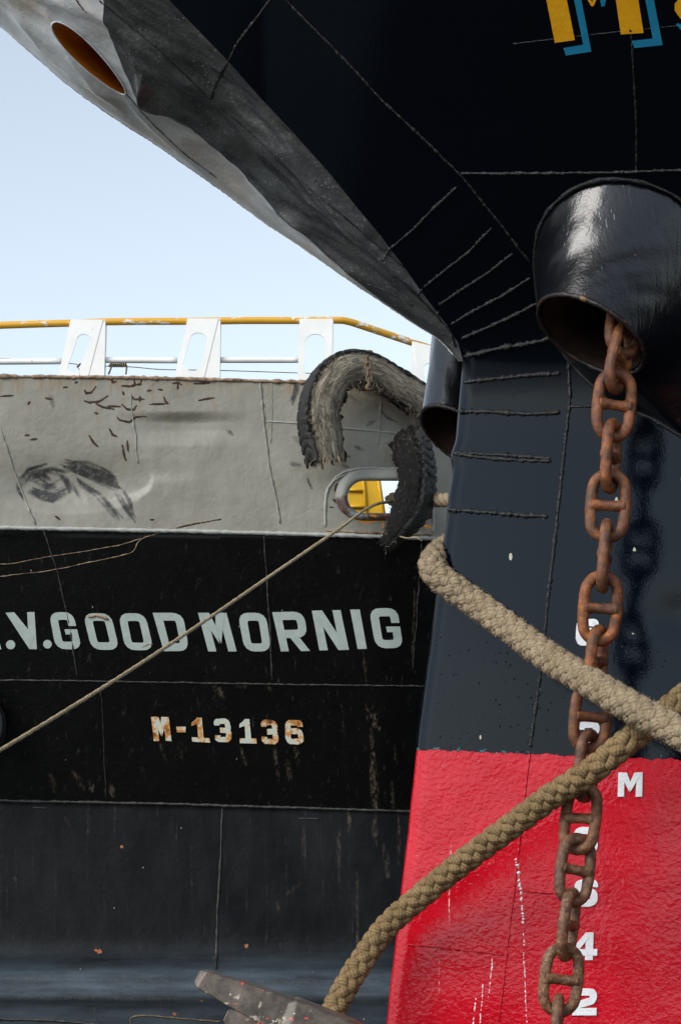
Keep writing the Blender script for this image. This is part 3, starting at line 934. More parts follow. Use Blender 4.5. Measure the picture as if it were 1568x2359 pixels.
def hawse(label, c_uv, Yc, nrm, rad_, loop3d, body_mat, drop=0.0, inner_len=0.5):
    n = len(loop3d)
    P, c, nn, e1, e2 = ring3(c_uv, Yc, nrm, rad_, n)
    # start index alignment: choose the shift/direction with least total distance
    best = None
    for dirn in (1, -1):
        Q = P[::dirn]
        for s in range(0, n, 2):
            d_ = np.linalg.norm(np.roll(Q, s, 0) - loop3d, axis=1).sum()
            if best is None or d_ < best[0]:
                best = (d_, dirn, s)
    P = np.roll(P[::best[1]], best[2], 0)
    rows = []
    K = 26
    for k in range(K):
        t = k / (K - 1)
        Q = P * (1 - t) + loop3d * t
        # bow the generators outward a little
        mid = Q.mean(0)
        Q = mid + (Q - mid) * (1 - 0.03 * math.sin(math.pi * t))
        rows.append(Q)
    G = np.stack(rows, 0)
    nz = np.stack([fbm(np.cos(np.linspace(0, 2 * math.pi, n, endpoint=False)) * 1.8 + k * 0.11, np.sin(np.linspace(0, 2 * math.pi, n, endpoint=False)) * 1.8, 9, 3) for k in range(K)], 0)
    ctr = G.mean(1, keepdims=True)
    dirs = (G - ctr); dirs /= np.linalg.norm(dirs, axis=2, keepdims=True)
    G = G + dirs * (nz * 0.012 * np.sin(np.pi * np.linspace(0, 1, K))[:, None])[..., None]
    o = link('hawse_pipe', grid_mesh('hawse_pipe', G, M[body_mat], wrap=True), ship)
    o['label'] = label
    rimp = np.concatenate([P, P[:3]])
    V, f = tube(rimp, 0.009 * (1 + 0.25 * rng.uniform(-1, 1, len(rimp))), 8, caps=False, jitter=1 + 0.15 * rng.uniform(-1, 1, (len(rimp), 8)))
    link('rim', make_mesh('rim', V, f, M['rim_rust']), o)
    cI = P.mean(0)
    ax_ = loop3d.mean(0) - cI; ax_ /= np.linalg.norm(ax_)
    rows = [cI + (P - cI) * (0.93 - 0.12 * t) + ax_ * inner_len * t for t in np.linspace(0, 1, 10)]
    link('inner_pipe', grid_mesh('inner_pipe', np.stack(rows, 0), M['hawse_rust'], wrap=True), o)
    e = rows[-1]
    link('pipe_end', make_mesh('pipe_end', np.concatenate([e, [e.mean(0)]]), [(i, (i + 1) % n, n) for i in range(n)], M['hawse_rust']), o)
    return o, P

loopA = [(1230, 590), (1238, 535), (1263, 485), (1311, 442), (1359, 421), (1402, 414), (1467, 419), (1520, 437), (1568, 464), (1640, 540), (1690, 660),
         (1700, 820), (1670, 950), (1600, 1015), (1560, 1000), (1500, 965), (1459, 950), (1405, 925), (1365, 890), (1320, 845), (1275, 785), (1245, 720), (1232, 650)]
LA = smooth_path(loopA, 96 + 1, closed=True)[:-1]
LA3 = onto(Hf, LA[:, 0], LA[:, 1], -0.01)
podA, ringA = hawse('large black glossy hawse pipe with a rusty mouth', (1361, 771), 7.43, (-0.50, -0.22, -0.84), 0.204, LA3, 'pipe')
V, f = tube(np.concatenate([LA3, LA3[:2]]) + np.array([0, -0.012, 0]), 0.0085 * (1 + 0.4 * rng.uniform(-1, 1, 98)), 6, caps=False)
link('weld_bead', make_mesh('weld_bead', V, f, M['weld']), ship)

# far pipe
angs = np.linspace(0, 2 * math.pi, 96, endpoint=False)
nB = np.array((-0.52, -0.26, -0.80)); nB /= np.linalg.norm(nB)
PB, cB, _, b1, b2 = ring3((1062, 1008), 9.1, nB, 0.196)
cT = pos(1150, 700, 9.15) + np.array([0, 0.1, 0])
LB3 = cT + 0.30 * (np.cos(angs)[:, None] * b1 + np.sin(angs)[:, None] * b2 * 0.75)
hawse('far black hawse pipe half hidden behind the stem', (1062, 1008), 9.1, nB, 0.196, LB3, 'pipe')

# ---- welded and painted characters
def strip(pts, w, closed=False):
    """outline quads of a mitred stroke: returns left and right polylines"""
    P = np.asarray(pts, float); n = len(P)
    Lf = []; Rt = []
    for i in range(n):
        a = P[i - 1] if (i > 0 or closed) else None
        b = P[(i + 1) % n] if (i < n - 1 or closed) else None
        d1 = (P[i] - a) if a is not None else None
        d2 = (b - P[i]) if b is not None else None
        if d1 is not None: d1 = d1 / np.linalg.norm(d1)
        if d2 is not None: d2 = d2 / np.linalg.norm(d2)
        if d1 is None: m = np.array([-d2[1], d2[0]]); k = 1
        elif d2 is None: m = np.array([-d1[1], d1[0]]); k = 1
        else:
            n1 = np.array([-d1[1], d1[0]]); n2 = np.array([-d2[1], d2[0]])
            m = n1 + n2; m /= np.linalg.norm(m); k = 1 / max(0.45, m.dot(n1))
        Lf.append(P[i] + m * w / 2 * k); Rt.append(P[i] - m * w / 2 * k)
    return np.array(Lf), np.array(Rt)

def fillet(pts, closed, r):
    P = [np.array(p, float) for p in pts]; n = len(P); out = []
    for i in range(n):
        if not closed and i in (0, n - 1):
            out.append(P[i]); continue
        a = P[i - 1] - P[i]; b = P[(i + 1) % n] - P[i]
        la, lb = np.linalg.norm(a), np.linalg.norm(b)
        if abs(a.dot(b)) > 0.5 * la * lb:
            out.append(P[i]); continue
        k = min(r, la * 0.49, lb * 0.49)
        a = P[i] + a / la * k; b = P[i] + b / lb * k
        for t in (0, 0.25, 0.5, 0.75, 1):
            out.append((1 - t) ** 2 * a + 2 * t * (1 - t) * P[i] + t * t * b)
    return out

# glyph: list of centre-line strokes (points, closed) or ('q', left edge, right edge), in a box width a, height 1 (y down)
def glyph(ch, a, w, wv=None):
    h = w / 2; c = 0.17
    x0, x1, y0, y1 = h, a - h, h, 1 - h
    Fl_ = lambda p, cl=False: (fillet(p, cl, c), cl)
    if ch in 'O0':
        return [Fl_([(x0, y0), (x1, y0), (x1, y1), (x0, y1)], True)]
    if ch == 'G':
        return [Fl_([(x1, 0.37), (x1, y0), (x0, y0), (x0, y1), (x1, y1), (x1, 0.60 - h * 0.2)]), ('q', [(a * 0.5, 0.46), (a, 0.46)], [(a * 0.5, 0.60), (a, 0.60)])]
    if ch == 'D':
        return [([(x0, y0)] + fillet([(x0, y0), (x1, y0), (x1, y1), (x0, y1)], False, c)[1:], True)]
    if ch == 'M':
        return [('q', [(0, 0), (0, 1)], [(w, 0), (w, 1)]), ('q', [(a - w, 0), (a - w, 1)], [(a, 0), (a, 1)]),
                ('q', [(w * 0.2, 0), (a / 2 - 0.02, 0.80)], [(w * 1.35, 0), (a / 2 + 0.02, 0.42)]), ('q', [(a - w * 1.35, 0), (a / 2 - 0.02, 0.42)], [(a - w * 0.2, 0), (a / 2 + 0.02, 0.80)])]
    if ch == 'N':
        return [('q', [(0, 0), (0, 1)], [(w, 0), (w, 1)]), ('q', [(a - w, 0), (a - w, 1)], [(a, 0), (a, 1)]), ('q', [(w * 0.1, 0), (a - w * 1.25, 1)], [(w * 1.25, 0), (a - w * 0.1, 1)])]
    if ch == 'I':
        return [([(a / 2, 0), (a / 2, 1)], False)]
    if ch == 'R':
        return [([(x0, 1)] + fillet([(x0, 1), (x0, y0)], False, 0)[1:] + fillet([(x0, y0), (x1, y0), (x1, 0.56), (x0 + h, 0.56)], False, c)[1:], False), ('q', [(a * 0.36, 0.60), (a - w * 1.15, 1)], [(a * 0.36 + w * 1.1, 0.58), (a, 1)])]
    if ch == '1':
        return [('q', [(a * 0.36, 0.0), (a * 0.36, 0.9)], [(a * 0.36 + w, 0), (a * 0.36 + w, 0.9)]), ('q', [(0.02, 0.20), (a * 0.40, 0.02)], [(0.02, 0.36), (a * 0.40, 0.26)]), ('q', [(0, 1 - w * 0.8), (a, 1 - w * 0.8)], [(0, 1), (a, 1)])]
    if ch == '3':
        return [Fl_([(x0, 0.30), (x0, y0), (x1, y0), (x1, 0.49), (a * 0.36, 0.49)]), Fl_([(a * 0.36, 0.49), (x1, 0.49), (x1, y1), (x0, y1), (x0, 0.70)])]
    if ch == '6':
        return [Fl_([(x1, 0.28), (x1, y0), (x0, y0), (x0, y1), (x1, y1), (x1, 0.46), (x0 + h, 0.46)])]
    if ch == '8':
        return [Fl_([(x0, y0), (x1, y0), (x1, 0.49), (x0, 0.49)], True), Fl_([(x0, 0.51), (x1, 0.51), (x1, y1), (x0, y1)], True)]
    if ch == '4':
        return [('q', [(a * 0.55, 0), (a * 0.55, 1)], [(a * 0.55 + w, 0), (a * 0.55 + w, 1)]), ('q', [(0.0, 0.60), (a, 0.60)], [(0.0, 0.60 + w * 0.85), (a, 0.60 + w * 0.85)]), ('q', [(0.0, 0.62), (a * 0.55, 0)], [(w * 0.9, 0.68), (a * 0.55 + w * 0.5, 0.16)])]
    if ch == '2':
        return [Fl_([(x0, 0.34), (x0, y0), (x1, y0), (x1, 0.46), (x0, 0.62), (x0, y1)]), ('q', [(0, 1 - w), (a, 1 - w)], [(0, 1), (a, 1)])]
    if ch == '-':
        return [([(0, 0.5), (a, 0.5)], False)]
    return []

def bil(q, x, y):
    tl, tr, br, bl = [np.array(p, float) for p in q]
    return (tl * (1 - x)[:, None] + tr * x[:, None]) * (1 - y)[:, None] + (bl * (1 - x)[:, None] + br * x[:, None]) * y[:, None]

def solid_strip(Lf, Rt, closed, H, thick, Y0, bag, sub=3, lift=0.0):
    """a raised plate between two outline curves, laid on surface H"""
    n = len(Lf)
    rng_ = range(n if closed else n - 1)
    A = []; B = []
    for i in rng_:
        j = (i + 1) % n
        for t in np.linspace(0, 1, sub, endpoint=False):
            A.append(Lf[i] * (1 - t) + Lf[j] * t); B.append(Rt[i] * (1 - t) + Rt[j] * t)
    if not closed:
        A.append(Lf[-1]); B.append(Rt[-1])
    A = np.array(A); B = np.array(B); m = len(A)
    fA = onto(H, A[:, 0], A[:, 1], thick + lift, Y0); fB = onto(H, B[:, 0], B[:, 1], thick + lift, Y0)
    gA = onto(H, A[:, 0], A[:, 1], -0.004, Y0); gB = onto(H, B[:, 0], B[:, 1], -0.004, Y0)
    V = np.concatenate([fA, fB, gB, gA])
    f = []
    for i in range(m if closed else m - 1):
        j = (i + 1) % m
        f.append((i, j, m + j, m + i)); f.append((m + i, m + j, 2 * m + j, 2 * m + i)); f.append((3 * m + i, 3 * m + j, j, i))
    if not closed:
        f.append((0, m, 2 * m, 3 * m)); f.append((m - 1, 4 * m - 1, 3 * m - 1, 2 * m - 1))
    bag.add(V, f)

def letter(ch, quad, H, thick, Y0, mat, name, parent, w=0.2, rough=0.0, asp=None):
    q = [np.array(p, float) for p in quad]
    hgt = (np.linalg.norm(q[3] - q[0]) + np.linalg.norm(q[2] - q[1])) / 2
    wid = (np.linalg.norm(q[1] - q[0]) + np.linalg.norm(q[2] - q[3])) / 2
    a = wid / hgt
    bag = Bag()
    for k, it in enumerate(glyph(ch, a, w)):
        if it[0] == 'q':
            Lf, Rt, closed = np.array(it[1], float), np.array(it[2], float), False
        else:
            pts, closed = it
            Lf, Rt = strip(pts, w, closed)
        def tr(Z):
            uv = bil(q, Z[:, 0] / a, Z[:, 1])
            return uv + rough * rng.uniform(-1, 1, uv.shape)
        solid_strip(tr(Lf), tr(Rt), closed, H, thick, Y0, bag, lift=0.0007 * k)
    o = link(name, bag.mesh(name, M[mat], smooth=False), parent)
    return o

def rect(cx_, cy_, w_, h_, sk=0.0):
    return [(cx_ - w_ / 2 + sk, cy_ - h_ / 2), (cx_ + w_ / 2 + sk, cy_ - h_ / 2), (cx_ + w_ / 2 - sk, cy_ + h_ / 2), (cx_ - w_ / 2 - sk, cy_ + h_ / 2)]

for ch, cx_, cy_, w_, h_ in [('6', 1352, 1457, 52, 62), ('4', 1350, 1577, 52, 58), ('2', 1355, 1691, 50, 58), ('8', 1349, 1936, 56, 60),
                             ('6', 1349, 2058, 54, 62), ('4', 1345, 2181, 60, 64), ('2', 1346, 2309, 56, 62), ('M', 1451, 1808, 56, 56), ('1', 1352, 1815, 44, 58)]:
    o = letter(ch, rect(cx_, cy_, w_, h_, 1.0), Hf, 0.006, 8.0, 'mark', 'draft_mark', ship, w=0.27 if ch != 'M' else 0.26, rough=0.5)

# big yellow letters with blue shadow, cut by the upper border of the picture
def poly_plate(pts, H, thick, Y0, mat, name, parent, lift=0.0):
    P = np.asarray(pts, float)
    den = []
    for i in range(len(P)):
        j = (i + 1) % len(P)
        k = max(1, int(np.linalg.norm(P[j] - P[i]) / 14))
        for t in np.linspace(0, 1, k, endpoint=False):
            den.append(P[i] * (1 - t) + P[j] * t)
    P = np.array(den); m = len(P)
    a = onto(H, P[:, 0], P[:, 1], thick + lift, Y0); b = onto(H, P[:, 0], P[:, 1], -0.003, Y0)
    f = [tuple(range(m))] + [(i, m + i, m + (i + 1) % m, (i + 1) % m) for i in range(m)]
    return link(name, make_mesh(name, np.concatenate([a, b]), f, M[mat], False), parent)
def c2(pts):
    return [(x * 0.5226 + 748.6, y * 0.5226) for x, y in pts]
def letters_top():
    # strips keep to the surface: each stroke is its own plate with three verts across
    def stroke(Lp, Rp, mat, name, lift):
        bag = Bag()
        solid_strip(np.array(c2(Lp)), np.array(c2(Rp)), False, Hf, 0.003, 7.0, bag, sub=10, lift=lift)
        return link(name, bag.mesh(name, M[mat], False), ship)
    stroke([(900, -380), (1012, 187)], [(990, -380), (1100, 175)], 'yellow_letter', 'name_letter', 0.002)
    stroke([(1225, -380), (1303, 150)], [(1320, -380), (1403, 143)], 'yellow_letter', 'name_letter', 0.002)
    stroke([(985, -300), (1172, 25)], [(1060, -300), (1182, 25)], 'yellow_letter', 'name_letter', 0.0012)
    stroke([(1172, 25), (1195, -60), (1245, -300)], [(1182, 25), (1222, -60), (1300, -300)], 'yellow_letter', 'name_letter', 0.0016)
    stroke([(1088, 0), (1085, 0 - 20), (1137, 195), (1050, 210)], [(1120, 0), (1120, -20), (1173, 225), (1060, 243)], 'blue_letter', 'letter_shadow', 0.0004) if False else None
    stroke([(1020, -380), (1137, 195)], [(1056, -380), (1173, 226)], 'blue_letter', 'letter_shadow', 0.0002)
    stroke([(1050, 210), (1137, 195)], [(1060, 243), (1173, 226)], 'blue_letter', 'letter_shadow', 0.0008)
    stroke([(1340, -380), (1443, 168)], [(1376, -380), (1487, 197)], 'blue_letter', 'letter_shadow', 0.0002)
    stroke([(1350, 178), (1443, 168)], [(1362, 210), (1487, 197)], 'blue_letter', 'letter_shadow', 0.0008)
    stroke([(1200, -60), (1217, 27)], [(1250, -60), (1232, 25)], 'blue_letter', 'letter_shadow', 0.0)
    stroke([(1640, -60), (1570, -20), (1540, 15), (1540, 45), (1566, 80), (1640, 120)], [(1660, 0), (1610, 10), (1600, 20), (1600, 35), (1610, 50), (1660, 70)], 'yellow_letter', 'name_letter', 0.002)
    stroke([(1545, 105), (1580, 145), (1660, 190)], [(1555, 100), (1600, 118), (1670, 150)], 'blue_letter', 'letter_shadow', 0.0)
letters_top()

# ================================================================ REAR SHIP
def Hr(x, zr):
    zk = 2.50 - 0.022 * (x + 2.5)
    y = 16.0 + 0 * x
    y = y + 0.30 * np.clip(zk - zr, 0, 2.02)                       # flare of the black side
    y = y - 0.05 * np.exp(-((zr + 0.98) / 0.06) ** 2) - 0.03 * np.exp(-((zr + 0.66) / 0.09) ** 2)   # rubbing strakes
    y = y + 0.55 * np.clip(x - 0.25, 0, 3) ** 2                     # the bow turns away
    # dents in the bulwark
    m = zr > 2.45
    U = 784 + x * F / 16.0; Vv = VH - zr * F / 16.0
    e = ((U - 165) / 165.0) ** 2 + ((Vv - 1118) / 62.0) ** 2
    cut = sst(Vv - (1090 + 70 * np.sqrt(np.clip(1 - ((U - 150) / 200.0) ** 2, 0, 1))), 26, -4)
    y = y + m * 0.085 * np.exp(-e * 0.9) * (0.35 + 0.65 * cut)
    e2 = ((U - 420) / 95.0) ** 2
    y = y + m * 0.050 * np.exp(-e2) * sst(Vv, 945, 972) * sst(Vv, 1030, 985)
    e3 = ((U - 500) / 140.0) ** 2 + ((Vv - 1120) / 90.0) ** 2
    y = y - m * 0.012 * np.exp(-e3)
    y = y + m * 0.034 * fbm(x * 1.3, zr * 1.9, 41, 2)
    y = y + (~m) * 0.012 * fbm(x * 1.2, zr * 1.0, 43, 2)
    return y

rear = thing('trawler_ship', 'grey and black ship bow behind with a white and yellow railing and painted name', 'ship', (-1.0, 16.6, 0.0))
def top_v(u):
    return np.interp(u, [-200, 0, 300, 690, 815, 840, 880, 960, 1100, 1300], [864, 866, 869, 879, 882, 889, 908, 938, 985, 1050])
def bot_v(u):
    return np.interp(u, [-200, 0, 400, 820, 1020, 1300], [1213, 1217, 1224, 1235, 1243, 1258])
us = np.arange(-130, 1260, 2.6)
ts = np.linspace(0, 1, 150)
Ub = np.repeat(us[None, :], len(ts), 0)
Vb = top_v(us)[None, :] * (1 - ts[:, None]) + bot_v(us)[None, :] * ts[:, None]
# hole of the fairlead
HX0, HX1, HV, HR = 838.0, 925.0, 1145.0, 38.0
def stad(u, v, r=HR):
    du = np.maximum(np.maximum(HX0 - u, u - HX1), 0)
    return np.hypot(du, v - HV) - r
Uc = 0.25 * (Ub[:-1, :-1] + Ub[1:, 1:] + Ub[:-1, 1:] + Ub[1:, :-1]); Vc = 0.25 * (Vb[:-1, :-1] + Vb[1:, 1:] + Vb[:-1, 1:] + Vb[1:, :-1])
keep = stad(Uc, Vc) > 8
Pb_ = onto(Hr, Ub, Vb, 0, 16)
# masks, as wear with a shape of its own
def c3(pts):
    return [(x * 0.5142, y * 0.5142 + 691) for x, y in pts]
rust = np.zeros(Ub.shape); scuff = np.zeros(Ub.shape); drip = np.zeros(Ub.shape); orange = np.zeros(Ub.shape)
def dab(arr, U_, V_, pts, w, val=1.0, soft=0.5):
    u0 = min(p[0] for p in pts) - 4 * w - 8; u1 = max(p[0] for p in pts) + 4 * w + 8
    v0 = min(p[1] for p in pts) - 4 * w - 8; v1 = max(p[1] for p in pts) + 4 * w + 8
    m = (U_ > u0) & (U_ < u1) & (V_ > v0) & (V_ < v1)
    if not m.any(): return
    dd, al = seg_dist(U_[m], V_[m], pts)
    ww = w * (0.35 + 0.65 * np.sin(np.pi * np.clip(al, 0.08, 0.92)))
    val_ = val * sst(dd, ww * (1 + soft) + 1.2, ww * (1 - soft))
    arr[m] = np.maximum(arr[m], val_)
for pts in [[(380, 403), (385, 418), (410, 415), (430, 388)], [(380, 452), (400, 460), (445, 455), (483, 430)], [(430, 465), (460, 480), (510, 490)],
            [(480, 475), (540, 478)], [(545, 468), (570, 490), (600, 492), (612, 472)], [(525, 525), (535, 538), (580, 548), (610, 525), (655, 522)],
            [(670, 468), (755, 465)], [(735, 435), (742, 455), (755, 465)], [(600, 445), (645, 445)], [(627, 430), (628, 455)], [(600, 352), (605, 380), (575, 388)],
            [(605, 380), (630, 378), (635, 355)], [(772, 375), (795, 370), (815, 380)], [(797, 380), (797, 400)], [(890, 450), (960, 438)], [(870, 375), (940, 372)],
            [(0, 432), (60, 428)], [(548, 650), (558, 700), (565, 720)], [(570, 630), (575, 680)], [(400, 608), (420, 640), (440, 658)], [(490, 575), (505, 605), (525, 612)],
            [(285, 392), (302, 390)], [(335, 372), (348, 368)], [(660, 408), (678, 405)], [(710, 400), (728, 403)], [(205, 440), (235, 445)], [(125, 470), (135, 455)],
            [(550, 410), (555, 425)], [(425, 505), (440, 510)], [(672, 985), (690, 985)], [(112, 608), (132, 605)], [(135, 627), (168, 622)], [(250, 970), (270, 985)],
            [(500, 350), (505, 370), (520, 365)], [(545, 385), (600, 388)], [(590, 432), (600, 445)]]:
    p = c3(pts)
    dab(rust, Ub, Vb, p, 2.3, 1.0)
    dab(drip, Ub, Vb, p, 6, 0.45)
    if rng.uniform() < 0.7:
        q = p[len(p) // 2]
        dab(drip, Ub, Vb, [(q[0], q[1]), (q[0] + 1, q[1] + rng.uniform(14, 40))], 5, 0.7)
dab(rust, Ub, Vb, c3([(795, 1022), (820, 1015), (870, 1003), (990, 983)]), 2.0, 1.0)
for pts, w, v_ in [([(100, 800), (130, 762), (205, 742)], 4, .9), ([(105, 825), (150, 780), (230, 760), (290, 775)], 5, .75), ([(300, 725), (370, 742), (440, 768), (492, 795)], 6, .9),
                   ([(310, 750), (400, 785), (470, 815), (525, 835)], 7, .95), ([(330, 720), (400, 725), (480, 760)], 3, .7), ([(150, 850), (190, 870), (235, 885), (285, 850)], 12, .75),
                   ([(155, 800), (180, 790), (215, 810)], 7, .85), ([(190, 840), (235, 835)], 8, .85), ([(270, 790), (290, 810), (310, 850)], 6, .95), ([(350, 815), (400, 850), (440, 870)], 6, .75),
                   ([(465, 895), (500, 935), (530, 975)], 5, .75), ([(525, 875), (560, 930), (600, 990)], 5, .85), ([(555, 860), (580, 900), (592, 950)], 4, .8), ([(80, 830), (90, 860), (108, 892)], 5, .8),
                   ([(450, 770), (490, 790), (515, 830)], 9, .6), ([(330, 830), (350, 880)], 4, .5), ([(225, 420), (240, 480)], 3, .5),
                   ([(1310, 460), (1322, 420), (1332, 375)], 5, .7), ([(1020, 580), (1040, 600)], 4, .6), ([(1300, 735), (1345, 740)], 4, .4), ([(1380, 800), (1398, 845)], 1.5, .8)]:
    base_ = np.array(c3(pts))
    for rr_ in range(max(3, int(w * 1.6))):
        off_ = rng.normal(0, w * 0.62, 2)
        sc_ = 1 + rng.normal(0, 0.14)
        pp_ = (base_ - base_.mean(0)) * sc_ + base_.mean(0) + off_ + rng.normal(0, 1.2, base_.shape)
        tmp_ = np.zeros(Ub.shape)
        dab(tmp_, Ub, Vb, [tuple(q_) for q_ in pp_], rng.uniform(0.8, 0.30 * w + 1.6), v_ * rng.uniform(0.30, 0.75), 0.95)
        scuff = 1 - (1 - scuff) * (1 - tmp_)
def c4(pts):
    return [(x * 0.3305 + 633.4, y * 0.3305 + 748.6) for x, y in pts]
for pts, w, v_ in [([(120, 530), (145, 470), (160, 420)], 5, .8), ([(640, 700), (690, 670)], 4, .7), ([(560, 850), (610, 870)], 4, .6), ([(740, 600), (790, 650), (850, 680)], 3, .7),
                   ([(110, 960), (180, 975)], 3, .5), ([(460, 900), (520, 920)], 3, .6), ([(470, 980), (510, 990)], 3, .7), ([(620, 470), (740, 500), (860, 560)], 6, .45),
                   ([(240, 970), (280, 985)], 3, .5), ([(500, 480), (560, 520)], 4, .4), ([(130, 780), (190, 830)], 5, .4)]:
    dab(scuff, Ub, Vb, c4(pts), w, v_, 0.7)
for pts, w in [([(420, 1150), (440, 1125), (460, 1140)], 7), ([(410, 1220), (440, 1235)], 5), ([(430, 1160), (450, 1200)], 7), ([(380, 1270), (410, 1275)], 2), ([(225, 1075), (240, 1115), (258, 1145)], 0.8),
               ([(1030, 1320), (1100, 1330)], 10), ([(1050, 1290), (1090, 1340)], 8)]:
    dab(rust, Ub, Vb, c4(pts), w, 0.9)
for pts, w in [([(560, 1345), (640, 1355), (780, 1345)], 9), ([(440, 1240), (500, 1290), (560, 1310)], 7), ([(590, 1330), (700, 1340), (780, 1325)], 8), ([(750, 1350), (755, 1430)], 1.2), ([(1040, 1400), (1090, 1410)], 4)]:
    dab(orange, Ub, Vb, c4(pts), w, 1.0)
drip = np.maximum(drip, 0.75 * sst(Vb - top_v(Ub), 60, 0) * (0.4 + 1.0 * (vnoise(Ub / 16.0, Ub * 0, 77) + 0.5)) ** 2)
drip = np.maximum(drip, 0.8 * sst(Vb, 1150, 1235) * np.exp(-((Ub - 940) / 60.0) ** 2))
rust = np.maximum(rust, 0.62 * sst(Vb - top_v(Ub), 7, 0))
scuff = np.maximum(scuff, 0.22 * sst(Ub, 790, 850) * sst(Ub, 1000, 960) * (0.5 + fbm(Ub / 40, Vb / 30, 88, 3)))
bw = link('bulwark', grid_mesh('bulwark', Pb_, M['bulwark'], keep=keep, attrs={'rust': rust, 'scuff': scuff, 'drip': drip, 'orange': orange}), rear)
bw['label'] = 'dented grey bulwark with rust scars and black rubbing marks'
# back face of the bulwark so that it has thickness
Pk = Pb_[::10, ::10].copy(); Pk[..., 1] += 0.03
kk = stad(Ub[::10, ::10], Vb[::10, ::10])[:-1, :-1] > 40
link('bulwark_inside', grid_mesh('bulwark_inside', Pk, M['grey_bead'], keep=kk, flip=True), rear)

# black side
vs2 = np.concatenate([np.arange(0, 1, 0.0035), np.linspace(1, 2.0, 30)])
us2 = np.arange(-130, 1260, 4.0)
Uk = np.repeat(us2[None, :], len(vs2), 0)
Vk = bot_v(us2)[None, :] + vs2[:, None] * 1180.0
Pk_ = onto(Hr, Uk, Vk, 0, 16.3)
def weld_v(u):
    return np.interp(u, [-200, 0, 400, 955, 1200], [1838, 1845, 1853, 1870, 1878])
worn = sst(Vk - weld_v(Uk), -2, 3)
belt_sheen = 0.7 * sst(Vk, 2170, 2230) * sst(Vk, 2270, 2240) + sst(Vk, 2225, 2262) * (0.55 + 0.45 * sst(Vk, 2330, 2290))  # mask of the painted reflection along the lower strakes
stain = np.zeros(Uk.shape); rst = np.zeros(Uk.shape)
def c6(pts):
    return [(x * 0.6243, y * 0.6243 + 1324.4) for x, y in pts]
def c8(pts):
    return [(x * 0.6243, y * 0.6243 + 1785.0) for x, y in pts]
for pts, w, v_ in [([(1378, 490), (1380, 560)], 8, .9), ([(1375, 660), (1378, 760), (1385, 870)], 9, .95), ([(1370, 570), (1372, 640)], 5, .6), ([(790, 405), (822, 450)], 10, .55), ([(985, 405), (995, 420)], 8, .6),
                   ([(870, 408), (905, 412)], 5, .5), ([(335, 765), (340, 800)], 6, .8), ([(412, 780), (416, 815)], 8, .8), ([(1340, 280), (1352, 400)], 2.0, .9), ([(1350, 480), (1358, 540)], 2.5, .9),
                   ([(890, 640), (905, 700)], 3, .7), ([(1010, 630), (1025, 740)], 5, .6), ([(1090, 640), (1100, 700)], 6, .5), ([(585, 610), (612, 690)], 3, .5), ([(520, 715), (525, 720)], 5, .6),
                   ([(1060, 685), (1070, 760)], 6, .5), ([(1445, 760), (1448, 860)], 3, .7), ([(1260, 480), (1270, 600)], 2, .5), ([(660, 620), (668, 680)], 4, .4), ([(1455, 630), (1462, 700)], 2, .6),
                   ([(1530, 50), (1525, 200), (1518, 350)], 2, .8), ([(190, 740), (200, 800)], 8, .4), ([(270, 730), (310, 790)], 8, .4), ([(1390, 560), (1400, 570)], 5, .9)]:
    dab(stain, Uk, Vk, c6(pts), w * 0.8, v_)
for pts, w, v_ in [([(1415, 260), (1425, 310), (1430, 380)], 5, .6), ([(1250, 190), (1250, 350)], 2.2, .6), ([(1290, 120), (1285, 210)], 3, .7), ([(1315, 360), (1317, 620)], 2.2, .6), ([(1118, 170), (1120, 330)], 3, .5),
                   ([(1470, 130), (1472, 330)], 3, .6), ([(1060, 440), (1110, 400)], 4, .3), ([(1380, 150), (1385, 260)], 6, .45), ([(590, 840), (594, 865)], 1.6, 1.0), ([(480, 645), (482, 660)], 1.6, 1.0),
                   ([(450, 745), (475, 738)], 4, .6), ([(720, 675), (900, 680)], 1.2, .8), ([(55, 380), (60, 400)], 2, .6), ([(1020, 470), (1025, 510)], 3, .5), ([(240, 160), (255, 190)], 3, .4),
                   ([(0, 752), (300, 755), (730, 760)], 1.8, .55), ([(740, 762), (1000, 768), (1430, 760)], 1.8, .5), ([(0, 828), (400, 826), (760, 832)], 3, .6), ([(1000, 828), (1300, 832), (1430, 845)], 2.4, .6)]:
    dab(stain, Uk, Vk, c8(pts), w, v_)
for p, w in [((445, 265), 5), ((905, 630), 6), ((362, 652), 7), ((640, 882), 5), ((253, 460), 1.5), ((350, 648), 4), ((740, 835), 3)]:
    dab(rst, Uk, Vk, c8([p, (p[0] + 8, p[1] + 2)]), w, 0.85)
side = link('side_plating', grid_mesh('side_plating', Pk_, M['rear_black'], attrs={'worn': worn, 'belt': belt_sheen, 'stain': stain, 'rust': rst}), rear)
side['label'] = 'worn black side plating'

# seams of the rear ship
def rbead(pts, r, mat, rough=0.35, a=0.7, step=7):
    return bead(wob(pts, a), r, Hr, mat, parent=rear, rough=rough, step=step)
rbead([(u, bot_v(u) - 1) for u in range(-120, 1100, 60)], 0.016, 'grey_bead', 0.18, 0.4)
rbead([(0, 985), (30, 1080), (70, 1185), (82, 1208)], 0.008, 'bulwark', 0.5)
rbead([(300, 905), (305, 960), (312, 1000), (318, 1068)], 0.006, 'bulwark', 0.6, 1.5)
rbead([(598, 876), (606, 960), (612, 1010), (622, 1090), (638, 1160), (645, 1206)], 0.009, 'bulwark', 0.45)
rbead([(626, 878), (626, 960), (624, 1020)], 0.004, 'bulwark', 0.4)
rbead([(612, 970), (680, 974), (800, 987), (920, 998)], 0.006, 'grey_bead', 0.12, 0.2)
rbead([(877, 925), (874, 990), (870, 1025)], 0.006, 'bulwark', 0.6)
